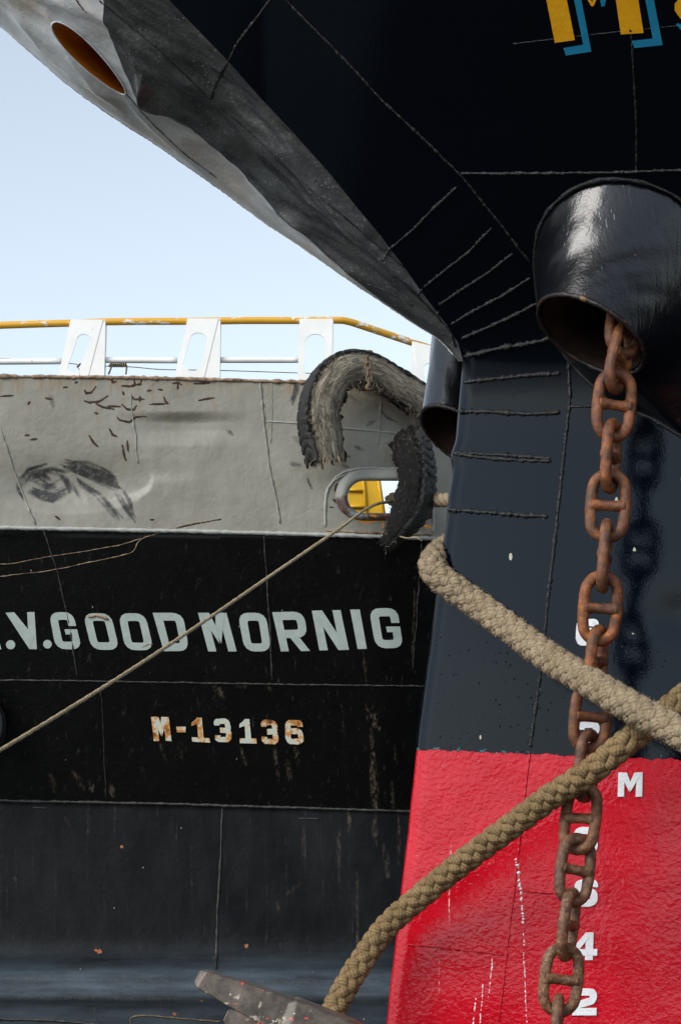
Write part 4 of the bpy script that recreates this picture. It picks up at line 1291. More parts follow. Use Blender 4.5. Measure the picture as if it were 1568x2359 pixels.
rbead([(u, top_v(u) + 0.5) for u in range(-120, 700, 40)] + [(u, top_v(u) + 0.5) for u in range(700, 1120, 15)], 0.014, 'edge_rust', 0.35, 0.4)
rbead([(100, 1222), (130, 1310), (160, 1440), (178, 1562)], 0.006, 'black_bead', 0.5)
rbead([(607, 1232), (614, 1330), (622, 1450), (627, 1570)], 0.006, 'black_bead', 0.5)
rbead([(970, 1250), (962, 1380), (950, 1540)], 0.004, 'black_bead', 0.6, 1.6)
rbead([(-60, 1567), (200, 1569), (640, 1577), (980, 1581)], 0.006, 'black_bead', 0.4)
rbead([(u, weld_v(u)) for u in range(-120, 1000, 60)], 0.011, 'black_bead', 0.3)
rbead([(512, 1862), (508, 1980), (500, 2120), (497, 2235)], 0.008, 'black_bead', 0.4)
rbead([(232, 1585), (238, 1700), (243, 1840)], 0.003, 'black_bead', 0.5, 1.5)
rbead([(75, 1861), (112, 1862)], 0.006, 'black_bead', 0.3)
rbead([(688, 1886), (735, 1887)], 0.006, 'black_bead', 0.3)
rbead([(-60, 2347), (120, 2352), (230, 2362)], 0.010, 'black_bead', 0.3)
rbead([(300, 2362), (300, 2343), (330, 2340), (510, 2355)], 0.006, 'small_chain', 0.3)
rbead([(495, 1198), (445, 1206), (410, 1214), (365, 1228), (328, 1240), (315, 1252), (310, 1272), (278, 1280), (205, 1296), (120, 1314), (0, 1328)], 0.0035, 'edge_rust', 0.5, 0.8)
rbead([(328, 1240), (275, 1256), (195, 1270), (120, 1281), (30, 1298), (-30, 1302)], 0.0025, 'edge_rust', 0.5, 0.6)

# fairlead collar with its doubler outline
arc = []
for a in np.linspace(-math.pi / 2, math.pi / 2, 22):
    arc.append((HX1 + math.cos(a), HV, a))
def stad_pts(r, n=90):
    pts = []
    L = HX1 - HX0
    per = 2 * L + 2 * math.pi * r
    for s in np.linspace(0, per, n, endpoint=False):
        if s < L: pts.append((HX0 + s, HV - r))
        elif s < L + math.pi * r:
            a = (s - L) / r - math.pi / 2; pts.append((HX1 + r * math.cos(a), HV + r * math.sin(a)))
        elif s < 2 * L + math.pi * r: pts.append((HX1 - (s - L - math.pi * r), HV + r))
        else:
            a = (s - 2 * L - math.pi * r) / r + math.pi / 2; pts.append((HX0 + r * math.cos(a), HV + r * math.sin(a)))
    return np.array(pts)
rows = []; low = []
for k, (r_, dy) in enumerate([(66, -0.004), (60, 0.020), (54, 0.036), (48, 0.044), (43, 0.044), (39.5, 0.03), (37.5, 0.0), (37, -0.03), (38, -0.08), (40, -0.12)]):
    q = stad_pts(r_)
    # thinner along the bottom
    q[:, 1] = HV + (q[:, 1] - HV) * np.where(q[:, 1] > HV, 1 - 0.006 * (r_ - 37), 1)
    rows.append(onto(Hr, q[:, 0], q[:, 1], dy + 0.004, 16))
    low.append(np.clip(0.25 + (q[:, 1] - HV) / 60.0 + np.clip((860 - q[:, 0]) / 90.0, 0, 0.5) * (q[:, 1] > HV - 18) - (r_ - 37) / 110.0, 0, 1))
collar = link('oval_hawse_collar', grid_mesh('oval_hawse_collar', np.stack(rows, 0), M['collar'], wrap=True, attrs={'low': np.stack(low, 0)}), rear)
rbead([(749, 1214), (749, 1160), (752, 1132), (768, 1104), (792, 1087), (830, 1079), (925, 1079), (965, 1086), (992, 1110), (998, 1160), (997, 1228)], 0.010, 'grey_bead', 0.3, 0.6)
rbead([(752, 1222), (860, 1228), (997, 1232)], 0.008, 'edge_rust', 0.4, 0.5)
rbead([(750, 1136), (768, 1108), (794, 1092), (832, 1084)], 0.008, 'grey_bead', 0.3, 0.6)

# yellow deck box seen through the hole
bx = thing_bag = Bag()
Yb_ = 17.6
def p3(u, v, Y): return pos(u, v, Y)
fr = [p3(760, 1240, Yb_), p3(897, 1240, Yb_), p3(868, 1050, Yb_), p3(760, 1050, Yb_)]
bk = [p + np.array([0, 0.7, 0]) for p in fr]
bx.add(np.array(fr + bk), [(0, 1, 2, 3), (5, 4, 7, 6), (1, 5, 6, 2), (4, 0, 3, 7), (3, 2, 6, 7), (4, 5, 1, 0)])
dk = link('deck_box', bx.mesh('deck_box', M['yellow_steel'], False), rear)
dk['label'] = 'yellow panelled deck box seen through the oval hole'
rb = Bag()
for pts in [[(828, 1050), (838, 1120), (848, 1240)], [(795, 1128), (836, 1130)], [(795, 1166), (842, 1168)], [(862, 1050), (892, 1240)]]:
    rb.tube(np.array([p3(u, v, Yb_ - 0.01) for u, v in pts]), 0.013, n=6)
link('rib', rb.mesh('rib', M['yellow_steel']), dk)

# railing: brackets, pipes
def plate(outer, hole, Y, th, mat, name, parent, tilt=0.0):
    """flat steel plate with an oval hole, outer and hole outlines matched by angle"""
    O = np.array(outer, float); Hh = np.array(hole, float)
    c = Hh.mean(0)
    n = 64
    Hs = smooth_path(Hh, n + 1, closed=True)[:-1]
    # ray cast from the centre through each hole point to the outer polygon
    res = []
    for p in Hs:
        d_ = p - c; best = None
        for i in range(len(O)):
            a = O[i]; b = O[(i + 1) % len(O)]; e = b - a
            den = d_[0] * e[1] - d_[1] * e[0]
            if abs(den) < 1e-9: continue
            t = ((a[0] - c[0]) * e[1] - (a[1] - c[1]) * e[0]) / den
            s = ((a[0] - c[0]) * d_[1] - (a[1] - c[1]) * d_[0]) / den
            if t > 0 and -1e-6 <= s <= 1 + 1e-6 and (best is None or t < best): best = t
        res.append(c + d_ * best)
    Os = np.array(res)
    # snap nearest samples to the corners
    for q in O:
        k = np.argmin(np.linalg.norm(Os - q, axis=1)); Os[k] = q
    f0 = pos(Os[:, 0], Os[:, 1], Y); f1 = pos(Hs[:, 0], Hs[:, 1], Y)
    dz = np.array([0, th, 0])
    V = np.concatenate([f0, f1, f0 + dz, f1 + dz])
    f = []
    for i in range(n):
        j = (i + 1) % n
        f += [(i, j, n + j, n + i), (2 * n + i, 3 * n + i, 3 * n + j, 2 * n + j), (n + i, n + j, 3 * n + j, 3 * n + i), (j, i, 2 * n + i, 2 * n + j)]
    return link(name, make_mesh(name, V, f, M[mat], False), parent)
rail = link('railing', None, rear)
YR = 16.06
def oval_pts(x0t, x1t, yt, x0b, x1b, yb):
    rt = (x1t - x0t) / 2; rb_ = (x1b - x0b) / 2
    P = []
    for a in np.linspace(math.pi, 2 * math.pi, 9): P.append(((x0t + x1t) / 2 + rt * math.cos(a), yt + rt * 0.9 + rt * 0.9 * math.sin(a)))
    for a in np.linspace(0, math.pi, 9): P.append(((x0b + x1b) / 2 + rb_ * math.cos(a), yb - rb_ * 0.9 + rb_ * 0.9 * math.sin(a)))
    return P
def web(pts, Y, d, mat='white'):
    """side flange running back from the bracket plate"""
    A = np.array([pos(u, v, Y) for u, v in pts])
    B = A + np.array([0, d, 0]); n = len(A)
    th = np.array([0, 0.0, 0])
    f = [tuple(range(n)), tuple(range(2 * n - 1, n - 1, -1))] + [(i, n + i, n + (i + 1) % n, (i + 1) % n) for i in range(n)]
    return make_mesh('flange', np.concatenate([A, B]), f, M[mat], False)
for outer, hole, wb in [
    ([(163, 735), (237, 736), (203, 866), (134, 866)], oval_pts(177, 208, 769, 156, 184, 857), [(237, 736), (243, 736), (240, 868), (202, 868)]),
    ([(432, 733), (503, 733), (470, 869), (402, 869)], oval_pts(437, 476, 766, 422, 465, 854), [(503, 733), (508, 733), (506, 870), (469, 870)]),
    ([(690, 734), (766, 734), (764, 882), (685, 879)], oval_pts(703, 749, 769, 701, 749, 872), [(763, 734), (768, 734), (768, 884), (760, 884)]),
    ([(951, 786), (1010, 800), (1012, 940), (968, 925)], oval_pts(976, 1000, 836, 982, 1004, 915), [(949, 786), (958, 788), (970, 925), (946, 905)]),
]:
    br = plate(outer, hole, YR, 0.015, 'white', 'rail_bracket', rail)
    me = web(wb, YR + 0.004, 0.10)
    link('flange', me, rear)
yr = [(-140, 757), (0, 749), (90, 746), (165, 744), (240, 741), (330, 740), (430, 740), (560, 738), (690, 738), (785, 737)]
P = np.array([pos(u, v, YR + 0.03) for u, v in yr]); P2 = [P[-1]]
P = np.concatenate([P, [pos(800, 739, YR + 0.05), pos(950, 789, YR + 0.28), pos(985, 800, YR + 0.34), pos(1060, 825, YR + 0.5)]])
V, f = tube(resample(P, 60), 0.027, 12)
link('handrail', make_mesh('handrail', V, f, M['rail_yellow']), rear).__setitem__('label', 'chipped yellow top handrail')
for seg in [[(-140, 834), (145, 832)], [(228, 829), (408, 830)], [(494, 829), (690, 829)]]:
    V, f = tube(resample([pos(u, v, YR + 0.06) for u, v in seg], 12), 0.022, 10)
    link('mid_rail', make_mesh('mid_rail', V, f, M['white']), rear)
bpy.data.objects.remove(rail) if False else None

# name and number
def qd(*c): return c6(c)
for ch, q, in [
    ('V', [(20, 138), (128, 137), (140, 275), (104, 275)]),
    ('G', [(180, 138), (268, 138), (303, 275), (206, 275)]),
    ('O', [(306, 142), (408, 142), (441, 277), (338, 277)]),
    ('O', [(436, 142), (535, 142), (567, 279), (463, 278)]),
    ('D', [(563, 140), (674, 140), (698, 281), (604, 282)]),
    ('M', [(730, 140), (835, 140), (873, 283), (768, 283)]),
    ('O', [(876, 140), (980, 140), (1001, 283), (903, 283)]),
    ('R', [(1004, 138), (1120, 135), (1144, 281), (1036, 283)]),
    ('N', [(1150, 132), (1256, 130), (1287, 277), (1178, 279)]),
    ('I', [(1292, 128), (1326, 128), (1352, 273), (1320, 274)]),
    ('G', [(1360, 123), (1465, 123), (1488, 270), (1386, 272)]),
]:
    if ch == 'V':
        # V: its own wedge shape
        bag = Bag()
        solid_strip(np.array(c6([(20, 140), (108, 274)])), np.array(c6([(52, 138), (126, 228)])), False, Hr, 0.004, 16.3, bag, lift=0.001)
        solid_strip(np.array(c6([(100, 138), (108, 274)])), np.array(c6([(127, 137), (136, 275)])), False, Hr, 0.004, 16.3, bag, lift=0)
        link('name_letter', bag.mesh('name_letter', M['letter'], False), rear)
        continue
    letter(ch, c6(q), Hr, 0.004, 16.3, 'letter', 'name_letter', rear, w=0.205 if ch != 'I' else 0.235)
for (px, py, pr) in [(39, 258, 17), (175, 256, 16), (-8, 258, 14)]:
    if px > 0:
        P2_ = np.array(c6([(px + pr * math.cos(a), py + pr * math.sin(a)) for a in np.linspace(0, 2 * math.pi, 20, endpoint=False)]))
        a_ = onto(Hr, P2_[:, 0], P2_[:, 1], 0.004, 16.3); b_ = onto(Hr, P2_[:, 0], P2_[:, 1], -0.003, 16.3)
        link('name_dot', make_mesh('name_dot', np.concatenate([a_, b_]), [tuple(range(20))] + [(i, 20 + i, 20 + (i + 1) % 20, (i + 1) % 20) for i in range(20)], M['letter'], False), rear)
letter('M', c6([(-125, 138), (-30, 138), (5, 275), (-95, 275)]), Hr, 0.004, 16.3, 'letter', 'name_letter', rear, w=0.205)
for ch, q in [('M', [(557, 525), (622, 525), (632, 614), (566, 613)]), ('-', [(650, 558), (684, 558), (686, 584), (652, 584)]), ('1', [(704, 527), (764, 527), (776, 620), (708, 616)]),
              ('3', [(788, 531), (848, 531), (857, 620), (794, 618)]), ('1', [(880, 533), (936, 533), (946, 622), (884, 621)]), ('3', [(962, 535), (1020, 535), (1031, 627), (966, 624)]),
              ('6', [(1050, 536), (1115, 536), (1122, 627), (1054, 625)])]:
    o = letter(ch, c6(q), Hr, 0.007, 16.4, 'number', 'hull_number', rear, w=0.225 if ch != '-' else 0.8, rough=0.9)
# the small fallen flakes and hook on the name
bead([(327, 1492), (340, 1484), (352, 1485)], 0.006, Hr, 'edge_rust', parent=rear, name='rust_flake')
bead([(200, 1422), (225, 1418), (250, 1428)], 0.012, Hr, 'edge_rust', parent=rear, name='rust_flake', rough=0.6)

# ================================================================ ROPES, CHAIN, TYRE, ANCHOR
def rope(name, label, path, Rr, pitch, mat, n=4, samples_per=0.006, hair=0, hair_len=0.02, hair_mat=None, lead=1, strand_r=None, group=None, cat='rope', amp=0.30, end_taper=False):
    P = np.asarray(path, float)
    L = np.linalg.norm(np.diff(P, axis=0), axis=1).sum()
    ns = int(L / samples_per)
    P = smooth_path(P, ns)
    T, N, B = frames(P)
    s = np.r_[0, np.cumsum(np.linalg.norm(np.diff(P, axis=0), axis=1))]
    root = thing(name, label, cat, tuple(P[-1] if P[-1][2] < P[0][2] else P[0]), group)
    om = 2 * math.pi / pitch
    sr = strand_r or Rr * 0.46
    m = 10
    ang_ = np.linspace(0, 2 * math.pi, m + 1)
    for dirn in (1, -1):
        for k in range(n):
            th = dirn * (om * s) + 2 * math.pi * k / n
            rr_ = Rr * (1 - 0.44) + dirn * Rr * amp * 0.5 * np.cos(n * om * s)
            C = P + N * (rr_ * np.cos(th))[:, None] + B * (rr_ * np.sin(th))[:, None]
            Tc = np.gradient(C, axis=0); Tc /= np.linalg.norm(Tc, axis=1)[:, None]
            O = C - P; O -= Tc * (O * Tc).sum(1)[:, None]; O /= np.linalg.norm(O, axis=1)[:, None]
            S = np.cross(Tc, O)
            w = 1 + 0.10 * vnoise(s * 40, s * 0 + k * 7 + dirn, 55)
            ring = (O[:, None] * (np.cos(ang_) * 0.80)[None, :, None] + S[:, None] * (np.sin(ang_) * 1.16)[None, :, None]) * sr * w[:, None, None]
            G = C[:, None] + ring
            al = np.repeat(s[:, None], m + 1, 1); ar = np.repeat(ang_[None], len(s), 0)
            o = link('strand', grid_mesh('strand', G, M[mat], attrs={'along': al, 'around': ar}), root)
    V, f = tube(P, Rr * 0.60, 10)
    link('core', make_mesh('core', V, f, M['rope_core'], attrs={'along': np.zeros(len(V)), 'around': np.zeros(len(V))}), root)  # dark tube added inside so the gaps between strands look shaded
    if hair:
        i = rng.integers(2, len(P) - 2, hair)
        a = rng.uniform(0, 2 * math.pi, hair)
        d1 = N[i] * np.cos(a)[:, None] + B[i] * np.sin(a)[:, None]
        base = P[i] + d1 * Rr * rng.uniform(0.86, 1.0, hair)[:, None]
        ln = hair_len * rng.uniform(0.3, 1.0, hair) ** 1.5
        dr = d1 * 0.55 + T[i] * rng.uniform(-1, 1, hair)[:, None] + rng.normal(0, 0.35, (hair, 3)); dr /= np.linalg.norm(dr, axis=1)[:, None]
        side_ = np.cross(dr, rng.normal(0, 1, (hair, 3))); side_ /= np.linalg.norm(side_, axis=1)[:, None]
        wd = 0.0008
        V = np.stack([base - side_ * wd, base + side_ * wd, base + dr * ln[:, None]], 1).reshape(-1, 3)
        f = np.arange(hair * 3).reshape(-1, 3)
        z = np.zeros(len(V))
        o = link('loose_fibres', make_mesh('loose_fibres', V, f, M[mat], attrs={'along': z, 'around': z}), root)
        o['kind'] = 'stuff'
    return root

def pl(lst):
    return np.array([pos(u, v, Y) for u, v, Y in lst])

# the pale rope slung round the stem
rope('mooring_rope', 'thick pale frayed rope slung round the stem, crossing over the brown rope', pl([
    (1500, 1120, 9.9), (1230, 1195, 9.1), (1080, 1240, 8.45), (1022, 1268, 8.14), (996, 1296, 8.0), (1003, 1322, 7.95), (1036, 1348, 7.92), (1100, 1393, 7.86), (1180, 1452, 7.72),
    (1270, 1518, 7.52), (1370, 1578, 7.26), (1460, 1632, 7.08), (1568, 1690, 6.92), (1680, 1752, 6.78), (1900, 1880, 6.5), (2300, 2110, 6.0), (2900, 2440, 5.3)]),
    0.054, 0.40, 'rope_grey', n=6, hair=30000, hair_len=0.013, strand_r=0.054 * 0.335, amp=0.36)
rope('mooring_rope', 'brown green plaited rope rising from the anchor across the red stem', pl([
    (720, 2420, 7.80), (757, 2352, 7.80), (790, 2285, 7.82), (835, 2212, 7.86), (893, 2133, 7.88), (985, 2052, 7.80), (1085, 1972, 7.66), (1180, 1902, 7.50), (1270, 1835, 7.36),
    (1360, 1778, 7.20), (1440, 1713, 7.16), (1500, 1668, 7.22), (1568, 1612, 7.26), (1680, 1530, 7.35), (1900, 1400, 7.35), (2300, 1170, 7.2), (3000, 800, 6.9)]),
    0.044, 0.38, 'rope_brown', n=5, hair=14000, hair_len=0.011, strand_r=0.044 * 0.40, amp=0.46)

def laid_rope(name, label, path, rad_, pitch, mat, step=0.02, nst=3, hair=0):
    P = np.asarray(path, float); L = np.linalg.norm(np.diff(P, axis=0), axis=1).sum()
    P = smooth_path(P, int(L / step)); T, N, B = frames(P)
    s = np.r_[0, np.cumsum(np.linalg.norm(np.diff(P, axis=0), axis=1))]
    root = thing(name, label, 'rope', tuple(P[-1]))
    for k in range(nst):
        th = 2 * math.pi * s / pitch + 2 * math.pi * k / nst
        C = P + (N * np.cos(th)[:, None] + B * np.sin(th)[:, None]) * rad_ * 0.5
        V, f = tube(C, rad_ * 0.55, 6)
        a = np.repeat(s, 6); b = np.tile(np.linspace(0, 5, 6), len(s))
        link('strand', make_mesh('strand', V, f, M[mat], attrs={'along': a, 'around': b}), root)
    return root
laid_rope('thin_line', 'thin beige line stretched from the oval hole down across the ship name', pl([
    (925, 1150, 16.5), (896, 1156, 16.1), (868, 1161, 15.93), (838, 1176, 15.86), (818, 1190, 15.80), (780, 1219, 15.6), (640, 1315, 15.0), (480, 1425, 14.2), (330, 1525, 13.4), (180, 1620, 12.7), (0, 1729, 12.0), (-160, 1822, 11.5), (-700, 2140, 10.0), (-1500, 2640, 8.3)]),
    0.0130, 0.075, 'line')
laid_rope('hawser', 'short grey brown hawser between the torn tyre and the stem', pl([
    (900, 1150, 16.3), (960, 1150, 15.9), (1005, 1152, 15.75), (1060, 1150, 15.5), (1120, 1146, 15.0), (1300, 1120, 14.0)]), 0.052, 0.20, 'rope_grey', step=0.02)

# ---- anchor chain
def link_mesh():
    bag = Bag()
    r = 0.0192; hw = 0.0555; hl = 0.0530
    n = 64
    pts = []
    for i in range(16): pts.append((hw * math.cos(math.pi * i / 16), hl + hw * math.sin(math.pi * i / 16)))
    for i in range(16):
        t = i / 16; pts.append((-hw * (1 + 0.05 * math.sin(math.pi * t)), hl * (1 - 2 * t)))
    for i in range(16): pts.append((-hw * math.cos(math.pi * i / 16), -hl - hw * math.sin(math.pi * i / 16)))
    for i in range(16):
        t = i / 16; pts.append((hw * (1 + 0.05 * math.sin(math.pi * t)), -hl * (1 - 2 * t)))
    C = np.array(pts); n = len(C)
    Tt = np.roll(C, -1, 0) - np.roll(C, 1, 0); Tt /= np.linalg.norm(Tt, axis=1)[:, None]
    Nn = np.stack([Tt[:, 1], -Tt[:, 0]], -1)
    m = 14
    a = np.linspace(0, 2 * math.pi, m, endpoint=False)
    rr_ = r * (1 + 0.08 * vnoise(np.arange(n)[:, None] / 3.0 + 0 * a, a[None] * 1.2, 3) + 0.05 * (np.abs(C[:, 1]) / 0.1)[:, None] * 0.4)
    x = C[:, 0][:, None] + Nn[:, 0][:, None] * np.cos(a) * rr_
    z = C[:, 1][:, None] + Nn[:, 1][:, None] * np.cos(a) * rr_
    y = np.sin(a)[None] * rr_
    G = np.stack([x, y, z], -1).reshape(-1, 3)
    f = [(i * m + j, i * m + (j + 1) % m, ((i + 1) % n) * m + (j + 1) % m, ((i + 1) % n) * m + j) for i in range(n) for j in range(m)]
    body = make_mesh('link', G, f, M['iron'])
    xs = np.linspace(-hw * 1.02, hw * 1.02, 13)
    rad_ = r * (0.92 + 0.34 * np.abs(np.linspace(-1, 1, 13)) ** 2.2)
    V, f = tube(np.stack([xs, xs * 0, xs * 0], -1), rad_, 12)
    return body, make_mesh('stud', V, f, M['iron'])
lk, st = link_mesh()
chain = thing('anchor_chain', 'rusty stud link anchor chain hanging from the mouth of the hawse pipe', 'chain', tuple(pos(1280, 2560, 7.30)))
LINKS = [(1440, 745, 30, 7.36), (1427, 826, 62, 7.33), (1414, 933, 10, 7.32), (1407, 1051, 68, 7.32), (1400, 1165, -4, 7.32), (1392, 1281, 80, 7.31), (1382, 1402, 8, 7.31), (1373, 1525, 63, 7.35), (1360, 1652, 14, 7.36),
         (1351, 1765, 58, 7.37), (1337, 1886, -34, 7.37), (1324, 2005, 28, 7.34), (1309, 2131, 68, 7.32), (1292, 2258, 10, 7.31), (1282, 2376, 82, 7.30), (1278, 2496, 8, 7.30)]
cpts = np.array([pos(u, v, Y) for u, v, a, Y in LINKS])
for i, (u, v, a, Y) in enumerate(LINKS):
    t = (cpts[max(i - 1, 0)] - cpts[min(i + 1, len(cpts) - 1)])
    t = Vector(t).normalized()
    if i == 1:
        t = (t + Vector((0.10, 0.1, 0.0))).normalized()
    q = t.to_track_quat('Z', 'Y')
    # reference: local X toward world +X
    X = Vector((1, 0, 0)); X = (X - t * X.dot(t)).normalized(); Yv = t.cross(X)
    m = Matrix((X, Yv, t)).transposed()
    m = m @ Matrix.Rotation(R(a), 3, 'Z')
    o = bpy.data.objects.new('link', lk); COL.objects.link(o)
    o.parent = chain
    o.location = Vector(cpts[i]) - chain.location
    o.rotation_euler = m.to_euler()
    s_ = bpy.data.objects.new('stud', st); COL.objects.link(s_)
    s_.parent = o

# ---- torn tyre
def tyre_piece(parent, path, roll, size, name, nose0, nose1, seed, sw_wear, tread_wear):
    """sweep of an open tyre section. path (u, v, Y); roll per knot in degrees; size = (radial half, axial half) per knot"""
    K = len(path)
    W = np.array([pos(*p) for p in path])
    arr = np.concatenate([W, np.array(roll, float)[:, None], np.array(size, float)], 1)
    S = smooth_path(arr, 190)
    P = S[:, :3]; rl = np.radians(S[:, 3]); hr = S[:, 4]; ha = S[:, 5]
    T = np.gradient(P, axis=0); T /= np.linalg.norm(T, axis=1)[:, None]
    A0 = np.array([0, -1.0, 0]); A = A0 - T * (T @ A0)[:, None]; A /= np.linalg.norm(A, axis=1)[:, None]
    O = np.cross(A, T)        # outward in the picture plane (for a clockwise path)
    c_, s_ = np.cos(rl)[:, None], np.sin(rl)[:, None]
    Or = O * c_ + A * s_; Ar = -O * s_ + A * c_
    # section: (radial, axial, part) from front bead over the tread to the back bead
    sec = []
    for t in np.linspace(0, 1, 15): # front sidewall bead -> shoulder
        sec.append((-1 + 1.75 * t, 0.55 + 0.45 * math.sin(math.pi * min(t * 0.95 + 0.05, 1)) , 0))
    for t in np.linspace(0, 1, 19)[1:]: # tread
        a = 0.62 * (1 - 2 * t)
        sec.append((0.92 + 0.08 * (1 - (2 * t - 1) ** 2), a / 0.62 * 0.72, 1))
    for t in np.linspace(1, 0, 13)[1:]:
        sec.append((-1 + 1.75 * t, -(0.55 + 0.45 * math.sin(math.pi * min(t * 0.95 + 0.05, 1))), 0))
    sec = np.array(sec); ns = len(sec)
    s = np.r_[0, np.cumsum(np.linalg.norm(np.diff(P, axis=0), axis=1))]
    R_ = np.repeat(sec[None, :, 0], len(P), 0).copy(); AX = np.repeat(sec[None, :, 1], len(P), 0).copy()
    tread = np.repeat(sec[None, :, 2], len(P), 0)
    # tread grooves: chevron bars
    ph = (s[:, None] / 0.055 + np.abs(AX) * 1.0)
    groove = (np.sin(ph * 2 * math.pi) > 0.2) & (R_ > 0.55)
    R_ -= 0.15 * groove * np.clip(0.5 + 1.6 * vnoise(s[:, None] * 5 + 0 * R_, AX * 1.5, seed + 3), 0, 1)
    R_ += 0.10 * (vnoise(s[:, None] * 9 + 0 * R_, AX * 3 + seed, seed)) + 0.06 * vnoise(s[:, None] * 30 + 0 * R_, AX * 9 + seed, seed + 1)
    AX += 0.12 * vnoise(s[:, None] * 7 + 0 * R_, R_ * 3 + seed, seed + 2)
    # ragged inner edge
    edge_n = 0.35 * (vnoise(s * 24, s * 0, seed + 5) + 0.6 * vnoise(s * 70, s * 0, seed + 6))
    R_[:, 0] += edge_n; R_[:, 1] += edge_n * 0.5
    R_[:, -1] += 0.6 * edge_n
    G = P[:, None] + Or[:, None] * (R_ * hr[:, None])[..., None] + Ar[:, None] * (AX * ha[:, None])[..., None]
    # ragged ends: push ends along the tangent
    for end, sg, amt in ((0, -1, nose0), (-1, 1, nose1)):
        for k in range(14):
            idx = k if end == 0 else len(P) - 1 - k
            G[idx] += (T[idx] * sg)[None] * (amt * (1 - k / 14) ** 2 * (0.5 + vnoise(np.arange(ns) * 0.9, np.arange(ns) * 0, seed + 9)))[:, None]
    j = np.arange(ns)
    mt = np.where((tread[:-1, :-1] > 0.5) & (tread[:-1, 1:] > 0.5), 1, 0)
    # wear from the tread shoulder (dark) down to the dusty sidewall
    wear = np.clip(tread_wear * sst(R_, 0.45, 0.95) + sw_wear, 0, 1) + 0 * R_
    wear = np.clip(wear + 0.7 * sst(R_, -0.72, -0.98), 0, 1)
    me = grid_mesh(name, G, [M['tyre_side'], M['tyre_black']], attrs={'wear': wear, 'along': s[:, None] + 0 * R_, 'around': R_}, flip=True)
    me.polygons.foreach_set('material_index', mt.ravel().astype(np.int32)); me.update()
    o = link(name, me, parent)
    sm = o.modifiers.new('thickness', 'SOLIDIFY'); sm.thickness = 0.016; sm.offset = -1
    return o, P, T, Or, Ar, G, hr, ha

tyre = thing('torn_tyre', 'torn worn out tyre fender hanging over the grey bulwark by a small chain', 'tyre', tuple(pos(845, 1240, 15.7)))
pathA = [(745, 1046, 15.66), (738, 1000, 15.66), (734, 950, 15.66), (748, 900, 15.66), (778, 862, 15.68), (820, 846, 15.72), (868, 856, 15.76), (915, 888, 15.82), (955, 915, 15.88), (978, 932, 15.92)]
TA = tyre_piece(tyre, pathA, [30, 26, 22, 16, 10, 4, 0, -4, -4, 0], [(0.110, 0.12), (0.126, 0.13), (0.130, 0.13), (0.130, 0.13), (0.122, 0.12), (0.112, 0.11), (0.098, 0.11), (0.102, 0.11), (0.108, 0.11), (0.10, 0.10)],
                'upper_tyre_piece', 0.10, 0.06, 11, 0.0, 0.75)
pathB = [(944, 1012, 15.84), (950, 1035, 15.80), (957, 1062, 15.76), (962, 1100, 15.74), (958, 1140, 15.74), (944, 1180, 15.74), (922, 1215, 15.75), (902, 1242, 15.78)]
TB = tyre_piece(tyre, pathB, [40, 40, 38, 36, 36, 36, 34, 30], [(0.135, 0.08), (0.13, 0.09), (0.118, 0.10), (0.115, 0.105), (0.118, 0.105), (0.108, 0.10), (0.08, 0.08), (0.04, 0.045)],
                'lower_tyre_piece', 0.05, 0.10, 17, 0.75, 0.9)
def fray(name, parent, mat, specs):
    V = []; f = []; n = 0
    for base, dirv, cnt, ln, spread, wd in specs:
        base = np.atleast_2d(base)
        for k in range(cnt):
            b = base[rng.integers(len(base))] + rng.normal(0, 0.008, 3)
            d_ = np.array(dirv, float) + rng.normal(0, spread, 3); d_ /= np.linalg.norm(d_)
            L_ = ln * rng.uniform(0.3, 1.0)
            sd_ = np.cross(d_, rng.normal(0, 1, 3)); sd_ /= np.linalg.norm(sd_)
            mid = b + d_ * L_ * 0.5 + rng.normal(0, 0.12, 3) * L_
            tip = b + d_ * L_ + rng.normal(0, 0.12, 3) * L_
            V += [b - sd_ * wd, b + sd_ * wd, mid + sd_ * wd * 0.7, mid - sd_ * wd * 0.7, tip]
            f += [(n, n + 1, n + 2, n + 3), (n + 3, n + 2, n + 4)]
            n += 5
    o = link(name, make_mesh(name, V, f, M[mat], False), parent)
    o['kind'] = 'stuff'
    return o
GA = TA[5]; GB = TB[5]; OrA = TA[3]; OrB = TB[3]
inner_specs = []
for i in range(0, 190, 2):
    w_ = 10 if 95 < i < 185 else (5 if i > 60 else 2)
    inner_specs.append((GA[i, 0:2], -OrA[i] + np.array([0, -0.3, -0.5]), w_, 0.055 if i > 95 else 0.028, 0.5, 0.0022))
inner_specs.append((GA[2, 0:16], (0.05, -0.1, -1), 160, 0.11, 0.25, 0.0028))
fray('frayed_cord', tyre, 'fray', inner_specs)
dark = []
for i in range(0, 190, 2):
    dark.append((GB[i, 0:2], -OrB[i] + np.array([0, -0.3, 0]), 6, 0.045, 0.5, 0.0022))
    if i > 100:
        dark.append((GA[i, 0:2] , -OrA[i] + np.array([0, -0.3, -0.8]), 10, 0.075, 0.4, 0.003))
dark.append((GA[-4:, 0:30].reshape(-1, 3), (-0.2, -0.2, -1), 260, 0.16, 0.3, 0.004))
dark.append((GA[2, 14:40], (0.2, -0.1, -1), 90, 0.07, 0.3, 0.0028))
fray('dark_frayed_cord', tyre, 'fray_dark', dark)
pale = [(GB[0:8, 0:36].reshape(-1, 3), (-0.1, -0.3, 0.9), 240, 0.05, 0.6, 0.0018), (GB[0:90, 4:20].reshape(-1, 3), (-0.1, -0.8, 0.2), 90, 0.05, 0.7, 0.0013),
        (GB[150:, 2:20].reshape(-1, 3), (-0.5, -0.5, -0.5), 60, 0.05, 0.5, 0.0016)]
fray('pale_frayed_cord', tyre, 'fray', pale)
